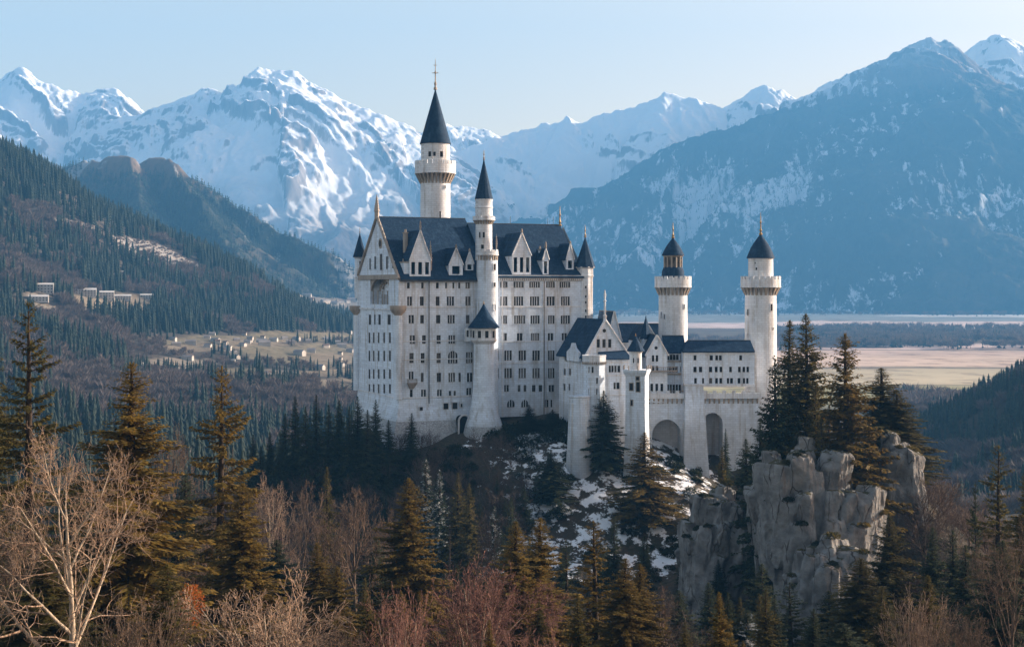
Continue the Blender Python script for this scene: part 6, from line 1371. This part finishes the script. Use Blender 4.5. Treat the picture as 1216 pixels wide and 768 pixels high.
# shrubs on the castle slope --------------------------------------------------
def shrub_mesh(seed, n=520):
    rs = np.random.RandomState(seed); a = rs.rand(n) * 6.28; u = rs.rand(n); ph = np.arccos(u); r = .62 + .38 * rs.rand(n) ** .5; r *= 1 + .25 * np.sin(a * 3 + seed) * np.sin(ph * 2 + seed)
    p = np.stack([r * np.sin(ph) * np.cos(a), r * np.sin(ph) * np.sin(a), r * np.cos(ph) * .8 - .08], -1); d = p + rs.randn(n, 3) * .6
    V = kites(p, d, .22 + .16 * rs.rand(n), .07 + .03 * rs.rand(n), rs.randn(n, 3)); return mesh_np("shrub", V, np.arange(len(V)).reshape(-1, 4), M["shrub"])
SH = [shrub_mesh(s) for s in range(4)]
g = random.Random(3)
def shrubs(n, region, label, group, mats, sr, reject=None):
    k = 0; t = 0
    while k < n and t < 4000:
        t += 1; x, y = region(g); z = float(ng_z(x, y)); px, py = to_px(x, y, z)
        if reject and reject(px, py): continue
        o = link_mesh("shrub", SH[g.randrange(4)]); s = g.uniform(*sr); o.location = (x, y, z); o.rotation_euler = (0, 0, g.uniform(0, 6.28)); o.scale = (s * g.uniform(.9, 1.3), s * g.uniform(.9, 1.3), s * g.uniform(.8, 1.1))
        o.material_slots[0].link = 'OBJECT'; o.material_slots[0].material = M[g.choice(mats)]; tag(o, label, "shrub", group); k += 1
shrubs(26, R_px(612, 676, 352, 384), "snow dusted shrub on the slope under the palace's right wing", "snowy shrubs under the right wing", ["shrub_snow"], (1.2, 2.4), lambda px, py: py < 505)
shrubs(46, R_px(585, 700, 372, 392), "dark shrub along the foot of the palace's right wing", "dark shrubs at the palace foot", ["shrub"], (1.6, 3.2), lambda px, py: py > 530)
shrubs(34, R_px(640, 815, 328, 372), "dark shrub in the snow between the lone spruces", "dark shrubs in the snow", ["shrub", "shrub", "shrub_snow"], (1.0, 2.2))
shrubs(34, R_px(815, 905, 295, 372), "snow dusted shrub on the bank beside the left crag", "snowy shrubs beside the left crag", ["shrub_snow", "shrub_snow", "shrub"], (1.0, 2.2))
shrubs(22, R_px(925, 1060, 262, 290), "low bush on top of the crag among the spruces", "bushes on the crag", ["shrub", "needle_olive"], (1.2, 2.6), lambda px, py: py > 590)
shrubs(40, R_px(440, 575, 362, 379), "dark shrub at the foot of the rough stone plinth", "dark shrubs at the plinth", ["shrub"], (1.4, 2.4))

shrubs(16, R_px(775, 835, 370, 383), "dark shrub at the foot of the two round arches", "dark shrubs at the arcade foot", ["shrub", "shrub", "shrub_snow"], (.9, 2.0))
for cg in [o for o in COL.objects if o.name.startswith("crag")]:
    me = cg.data; nv = len(me.vertices); N = np.zeros(nv * 3, np.float32); me.vertices.foreach_get("normal", N); N = N.reshape(-1, 3); V = np.zeros(nv * 3, np.float32); me.vertices.foreach_get("co", V); V = V.reshape(-1, 3) + np.array(cg.location)
    pick = np.where((N[:, 2] > .80) & (V[:, 1] < cg.location.y + 3))[0]; rs_ = np.random.RandomState(len(pick) % 97); rs_.shuffle(pick); got = []
    for i in pick:
        if len(got) >= 9: break
        if any(np.linalg.norm(V[i] - q_) < 2.6 for q_ in got): continue
        got.append(V[i]); s = g.uniform(.45, 1.1); o = link_mesh("shrub", SH[g.randrange(4)]); o.location = V[i] - [0, 0, .1 * s]; o.rotation_euler = (0, 0, g.uniform(0, 6)); o.scale = (s * 1.2, s * 1.2, s)
        o.material_slots[0].link = 'OBJECT'; o.material_slots[0].material = M[g.choice(["shrub", "needle_olive", "shrub"])]; tag(o, "small bush growing on a ledge of the grey crags", "shrub", "bushes on the crag ledges")

# ------------------------------------------------------------------ far woods as masses, houses
def tmpl_spruce(seed, tiers=6, k=7):
    rs = np.random.RandomState(seed); V = []; Q = []
    for t in range(tiers):
        z0 = t / tiers * .92; z1 = min(1.0, z0 + .30); r = .235 * (1 - z0) ** .85 + .006; ap = len(V); V.append((0, 0, z1))
        for j in range(2 * k): a = np.pi * j / k + rs.rand() * .3; rr = r * ((1.0 + .25 * rs.rand()) if j % 2 == 0 else .52); V.append((rr * np.cos(a), rr * np.sin(a), z0 + (.0 if j % 2 == 0 else .06)))
        for j in range(0, 2 * k, 2): Q.append((ap, ap + 1 + (j - 1) % (2 * k), ap + 1 + j, ap + 1 + (j + 1) % (2 * k)))
    return np.array(V), np.array(Q)
def tmpl_bare(seed, n=120):
    rs = np.random.RandomState(seed); a = rs.rand(n) * 6.28; h = rs.rand(n); q0 = .22 * rs.rand(n); p = np.stack([q0 * np.cos(a), q0 * np.sin(a), .22 + .40 * h], -1)
    d = np.stack([np.cos(a) * (.25 + .5 * rs.rand(n)), np.sin(a) * (.25 + .5 * rs.rand(n)), .45 + .6 * rs.rand(n)], -1); L = .22 + .26 * rs.rand(n)
    V = kites(p, d, L, (.011 + .012 * rs.rand(n)), rs.randn(n, 3)); Q = np.arange(len(V)).reshape(-1, 4)
    TV, TQ = tubes([(0, 0, -.05)], [(0, 0, .6)], [.012], [.006], 3); return np.vstack([V, TV]), np.vstack([Q, TQ + len(V)])
TS = [tmpl_spruce(s) for s in range(4)]; TS2 = [tmpl_spruce(s + 9, 3, 4) for s in range(3)]; TB = [tmpl_bare(s) for s in range(4)]
def mass(name, T, pts, h, wide, mat, label=None, seed=0):
    rs = np.random.RandomState(seed); V, Q = [], []; b = 0; n = len(pts); c = rs.randint(0, len(T), n); rot_ = rs.rand(n) * 6.28
    for k, (tv, tq) in enumerate(T):
        m = c == k
        if not m.any(): continue
        ca, sa = np.cos(rot_[m])[:, None], np.sin(rot_[m])[:, None]; hh = h[m][:, None]; ww = hh * wide * (.8 + .4 * rs.rand(m.sum()))[:, None]
        x = (tv[:, 0] * ca - tv[:, 1] * sa) * ww + pts[m, 0:1]; y = (tv[:, 0] * sa + tv[:, 1] * ca) * ww + pts[m, 1:2]; z = tv[:, 2] * hh + pts[m, 2:3]
        V.append(np.stack([x, y, z], -1).reshape(-1, 3)); Q.append((tq[None] + (np.arange(m.sum()) * len(tv))[:, None, None]).reshape(-1, 4) + b); b += m.sum() * len(tv)
    o = link_mesh(name, mesh_np(name, np.vstack(V), np.vstack(Q), mat)); tag(o, label, None, None, "stuff"); return o
rs = np.random.RandomState(12)
# left hillside
n = 23000; y = np.sqrt(rs.rand(n) * (2750.0 ** 2 - 430.0 ** 2) + 430.0 ** 2); px = rs.uniform(-70, 500, n); x = XP(px, y); z = lh_z(x, y); py = HY - F * (z - CZ) / y
bad = np.zeros(n, bool)
for p in CLEAR + MEADOW: bad |= in_poly(p, x, y)
bad |= (in_poly([(190, 396), (200, 420), (300, 432), (430, 436), (430, 402), (300, 398)], px, py) & (rs.rand(n) < .7)) | (in_poly([(150, 400), (430, 398), (430, 474), (300, 468), (180, 446)], px, py) & (rs.rand(n) < .42))
nz_ = fbm(x / 110, y / 170, 3, 71)
dec = nz_ > .42
for poly, pr in (([(-80, 262), (70, 262), (105, 300), (95, 345), (-80, 345)], .85), ([(140, 322), (240, 320), (330, 350), (320, 364), (150, 356)], .75), ([(-80, 385), (60, 392), (190, 405), (310, 470), (320, 520), (-80, 520)], .72), ([(130, 415), (430, 418), (440, 520), (300, 520), (200, 440)], .8), ([(60, 250), (130, 300), (120, 320), (60, 300)], .3)):
    m = in_poly(poly, px, py); dec = np.where(m, (nz_ + rs.randn(n) * .22) > (.66 - pr), dec)
ok = ~bad
low = np.where((px > 150) & (py > 394) & (py < 458), .62, 1.0); hS = (9 + 17 * rs.rand(n) ** .8) * low * (1 + .25 * fbm(x / 60, y / 60, 2, 91)); hD = rs.uniform(11, 17, n) * low
# the nearest ones stand as single trees
order = np.argsort(y); single = np.zeros(n, bool); single[order[ok[order]][:130]] = True
mass("forest", TS, np.stack([x, y, z], -1)[ok & ~dec & ~single], hS[ok & ~dec & ~single], 1.0, M["far_needle"], "dense spruce forest covering the left hillside", 1)
mass("woodland", TB, np.stack([x, y, z], -1)[ok & dec & ~single], hD[ok & dec & ~single], 1.15, M["far_twig"], "brown leafless woodland on the left hillside", 2)
def singles(idx, dec, label_s, label_d, grp_s, grp_d, x, y, z, h):
    for i in idx:
        d = bool(dec[i]); tm, cm, H = BARE["mid"][i % 3] if d else SPR["far"][i % 3]; s = float(h[i]) / H
        o = empty("bare_tree" if d else "spruce", (float(x[i]), float(y[i]), float(z[i])), float(i), (s * 1.1, s * 1.1, s)); tag(o, label_d if d else label_s, "tree", grp_d if d else grp_s)
        for nm, me, mt in (("trunk", tm, "bark_grey"), ("crown", cm, "far_twig" if d else "far_needle")):
            c = link_mesh(nm, me, o); c.material_slots[0].link = 'OBJECT'; c.material_slots[0].material = M[mt]
singles(np.where(single)[0], dec, "blue hazed spruce in the valley wood beyond the near trees at the left", "brown bare tree in the valley wood beyond the near trees at the left", "valley spruces beyond the near trees", "valley bare trees beyond the near trees", x, y, z, np.where(dec, hD, hS))
cx_, cy_, k_ = [], [], 0
while len(cx_) < 420 and k_ < 60000:
    k_ += 1; p_ = CLEAR[0 if k_ % 5 else 1]; xs_, ys_ = zip(*p_); a_, b_ = rs.uniform(min(xs_), max(xs_)), rs.uniform(min(ys_), max(ys_))
    if in_poly(p_, np.array(a_), np.array(b_)): cx_.append(a_); cy_.append(b_)
cx_, cy_ = np.array(cx_), np.array(cy_); mass("brush", TB, np.stack([cx_, cy_, lh_z(cx_, cy_)], -1), rs.uniform(1.5, 5, len(cx_)), 1.5, M["far_twig"], "low leafless brush dotting the pale clearing on the left hillside", 8)
# right rise
n = 2600; px = rs.uniform(1040, 1300, n); y = np.sqrt(rs.rand(n) * (1450.0 ** 2 - 620.0 ** 2) + 620.0 ** 2); x = XP(px, y); z = rh_z(x, y); py = HY - F * (z - CZ) / y
dec = (fbm(x / 60, y / 60, 3, 51) + (py > 535) * .5) > .35; h = np.where(dec, rs.uniform(8, 13, n), rs.uniform(10, 17, n))
order = np.argsort(y); vis = order[(px[order] < 1225)]; single = np.zeros(n, bool); single[vis[:26]] = True
mass("forest", TS, np.stack([x, y, z], -1)[~dec & ~single], h[~dec & ~single], 1.0, M["far_needle"], "blue shaded spruce forest on the rise at the right", 3)
mass("woodland", TB, np.stack([x, y, z], -1)[dec & ~single], h[dec & ~single], 1.2, M["far_twig"], "blue grey leafless woodland at the foot of the right rise", 4)
singles(np.where(single)[0], dec, "blue hazed spruce at the foot of the right rise", "blue grey bare tree at the foot of the right rise", "spruces at the right rise", "bare trees at the right rise", x, y, z, h)
# valley strips on the plain
def strip(n, y0, y1, p0, p1, hr, decp, label, seed, wob=.12):
    r = np.random.RandomState(seed); px = r.uniform(p0, p1, n); t = r.rand(n); y = y0 + (y1 - y0) * t; y = y * (1 + wob * fbm(px / 90, t * 0 + seed, 3, seed)); x = XP(px, y); h = r.uniform(*hr, n); d = (r.rand(n) < decp)
    keep = fbm(x / 160, y / 220, 3, seed + 3) > -.25; pts = np.stack([x, y, np.zeros(n)], -1)
    if (keep & ~d).any(): mass("forest", TS2, pts[keep & ~d], h[keep & ~d], 1.1, M["far_needle"], label[0], seed)
    if (keep & d).any(): mass("woodland", TB, pts[keep & d], h[keep & d], 1.3, M["far_twig"], label[1], seed + 1)
strip(3000, 2950, 4300, 900, 1260, (14, 26), .62, ("band of spruces crossing the plain at the right", "band of leafless wood crossing the plain at the right"), 61, .05)
strip(420, 2750, 3300, 812, 905, (16, 26), .7, ("spruces on the plain between the two right towers", "bare trees on the plain between the two right towers"), 63, .05)
strip(260, 1420, 1620, 1060, 1180, (10, 22), .6, ("spruce clump below the pink field", "bare tree clump below the pink field"), 65, .05)
strip(700, 6000, 7000, 700, 1260, (16, 26), .5, ("far dark tree line along the lake shore", "far pale tree line along the lake shore"), 67, .04)
# knob and big mountain
def on_grid(g3, n, zmax, seed, pxr=(-60, 1280)):
    X, Y, H = g3; r = np.random.RandomState(seed); i = r.randint(0, X.shape[0] - 1, n * 4); j = r.randint(0, X.shape[1] - 1, n * 4); fy, fx = r.rand(n * 4), r.rand(n * 4)
    L = lambda A_: A_[i, j] * (1 - fx) * (1 - fy) + A_[i, j + 1] * fx * (1 - fy) + A_[i + 1, j] * (1 - fx) * fy + A_[i + 1, j + 1] * fx * fy
    x, y, z = L(X), L(Y), L(H); px, py = to_px(x, y, z); sl = np.hypot(H[i, j + 1] - H[i, j], H[i + 1, j] - H[i, j]) / (X[0, 1] - X[0, 0])
    m = (z < zmax(x, y)) & (z > 5) & (px > pxr[0]) & (px < pxr[1]); return np.stack([x, y, z], -1)[m][:n]
pk_ = on_grid(mountK, 14000, lambda x, y: 430 + fbm(x / 120, y / 120, 3, 4) * 130, 5, (20, 500)); mass("forest", TS2, pk_, np.random.RandomState(1).uniform(12, 22, len(pk_)), 1.15, M["far_needle"], "spruce forest on the knob with twin rock tops", 71)
pm = on_grid(mountR, 12000, lambda x, y: 1330 + fbm(x / 300, y / 300, 4, 6) * 420, 6, (560, 1260)); mass("forest", TS2, pm, np.random.RandomState(2).uniform(14, 26, len(pm)), 1.1, M["far_needle"], "spruce forest on the big dark mountain", 73)
# ------------------------------------------------------------------ houses in the valleys
def house_mesh(w, d, h, r, snow=False):
    wl = MB(); wl.box8([(-w, -d, -2), (w, -d, -2), (w, d, -2), (-w, d, -2)], [(-w, -d, h), (w, -d, h), (w, d, h), (-w, d, h)]); wl.add([(-w, -d, h), (-w, d, h), (-w, 0, h + r)], [(1, 0, 2)]); wl.add([(w, -d, h), (w, d, h), (w, 0, h + r)], [(0, 1, 2)])
    rf = MB()
    for s in (-1, 1):
        lo = [(-w - .4, s * (d + .5), h - .3), (w + .4, s * (d + .5), h - .3), (w + .4, 0, h + r), (-w - .4, 0, h + r)]; lo = lo if s < 0 else lo[::-1]; rf.prism(lo, [(a, b, c + .35) for a, b, c in lo])
    def me(mb, nm, mats):
        m = bpy.data.meshes.new(nm); m.from_pydata(mb.v, [], mb.f); [m.materials.append(k) for k in mats]; m.polygons.foreach_set("material_index", mb.m); m.update(); return m
    return me(wl, "house_wall", [M["house_wall"]]), me(rf, "house_roof", [M["snowy_roof" if snow else "house_roof"]]), (w, d, h)
HM = [house_mesh(6, 4.5, 5.5, 3), house_mesh(8, 5, 5, 3.4, True), house_mesh(5, 4, 4.5, 2.6), house_mesh(11, 6, 7, 3, True)]
simple("white_render", (.62, .60, .58), .9, scale=.05)
HOT = [house_mesh(17, 7, 11, 3, True), house_mesh(12, 7, 13, 2.2, True), house_mesh(14, 6, 7, 2.4, True)]
hr_ = random.Random(8)
wb_ = MB(); wb_.box8([(-.9, -.08, -.8), (.9, -.08, -.8), (.9, .1, -.8), (-.9, .1, -.8)], [(-.9, -.08, .8), (.9, -.08, .8), (.9, .1, .8), (-.9, .1, .8)]); WPANE = bpy.data.meshes.new("window"); WPANE.from_pydata(wb_.v, [], wb_.f); WPANE.materials.append(M["glass"])
def put_house(ms, x, y, z, rz, label, group, name="house", windows=False, s=1.0):
    o = empty(name, (x, y, z), rz, (s, s, s)); tag(o, label, "house" if name == "house" else "building", group)
    link_mesh("wall", ms[0], o); link_mesh("roof", ms[1], o)
    if windows:
        o.children[0].data.materials[0] = M["white_render"]; w, d, h = ms[2]; n = max(2, int(w / 2.2)); nf = max(1, int(h / 3.4))
        for f in range(nf):
            for i in range(n): q_ = link_mesh("window", WPANE, o); q_.location = (-w + 2 * w * (i + .5) / n, -d, h * (f + .5) / nf)
    return o
def drop(px, py, fn, y0, y1): return poly_world([(px, py)], fn, y0, y1)[0]
for k, (px, py, m, lab) in enumerate([(46, 358, 2, "long white building at the left end of the hillside group"), (102, 352, 0, "large white hillside building with rows of windows"), (127, 356, 1, "tallest white block of the hillside group"), (146, 356, 2, "low white building right of the tallest hillside block"), (54, 348, 1, "white block above the long one on the hillside"), (176, 355, 2, "small low hillside building at the right end of the group"), (142, 326, 2, "lone pale building in the bare wood above the hillside group")]):
    x, y = drop(px, py, lh_z, 900, 2600); put_house(HOT[m], x, y, float(lh_z(x, y)), .25, lab, "white buildings on the hillside", "guesthouse", True, .68 if k != 6 else .5)
vil = [(247, 412), (256, 406), (268, 409), (281, 405), (297, 403), (312, 402), (325, 405), (338, 403), (352, 404), (366, 406), (374, 402), (388, 404), (400, 408), (412, 403), (422, 408), (416, 418), (404, 421), (262, 416), (252, 398), (246, 402), (290, 398), (288, 411), (345, 408), (414, 396), (420, 412)]
for k, (px, py) in enumerate(vil):
    x, y = drop(px, py, lh_z, 900, 3000); put_house(HM[hr_.randrange(4)], x, y, float(lh_z(x, y)), hr_.uniform(-.6, .6), "small pale house in the village row across the valley meadows", "houses by the valley meadows", s=.45)
for k in range(30):
    px, py = hr_.uniform(190, 425), hr_.uniform(404, 446); x, y = drop(px, py, lh_z, 900, 3000); put_house(HM[hr_.randrange(4)], x, y, float(lh_z(x, y)), hr_.uniform(-.7, .7), "small pale house scattered among the meadows and bare woods of the left valley", "scattered houses of the left valley", s=hr_.uniform(.36, .6))
for k, (px, py) in enumerate([(192, 446), (204, 444), (198, 440), (166, 434), (150, 440), (136, 412), (182, 448), (210, 439)]):
    x, y = drop(px, py, lh_z, 800, 2600); put_house(HM[(k + 1) % 4], x, y, float(lh_z(x, y)), hr_.uniform(-.6, .6), "pale house in the small cluster among bare woods at the left", "house cluster in the bare woods", s=.45)
for k in range(34):
    px, py = hr_.uniform(338, 424), hr_.uniform(334, 362)
    x, y = drop(px, py, lh_z, 2700, 5200); put_house(HM[k % 4], x, y, float(lh_z(x, y)), hr_.uniform(-.8, .8), "tiny pale house of the far hazy village left of the palace", "houses of the far hazy village", s=1.0)
for k in range(24):
    px = hr_.uniform(732, 778) if k < 15 else hr_.uniform(1188, 1222); y = hr_.uniform(6300, 7600) if k < 15 else hr_.uniform(7000, 8200)
    put_house(HM[k % 4], XP(px, y), y, 2.0, hr_.uniform(-.8, .8), "tiny pale house on the far plain behind the gatehouse roofs" if k < 15 else "tiny pale house on the far plain at the right edge", "houses on the far plain" if k < 15 else "houses on the far plain at the right", s=1.8)
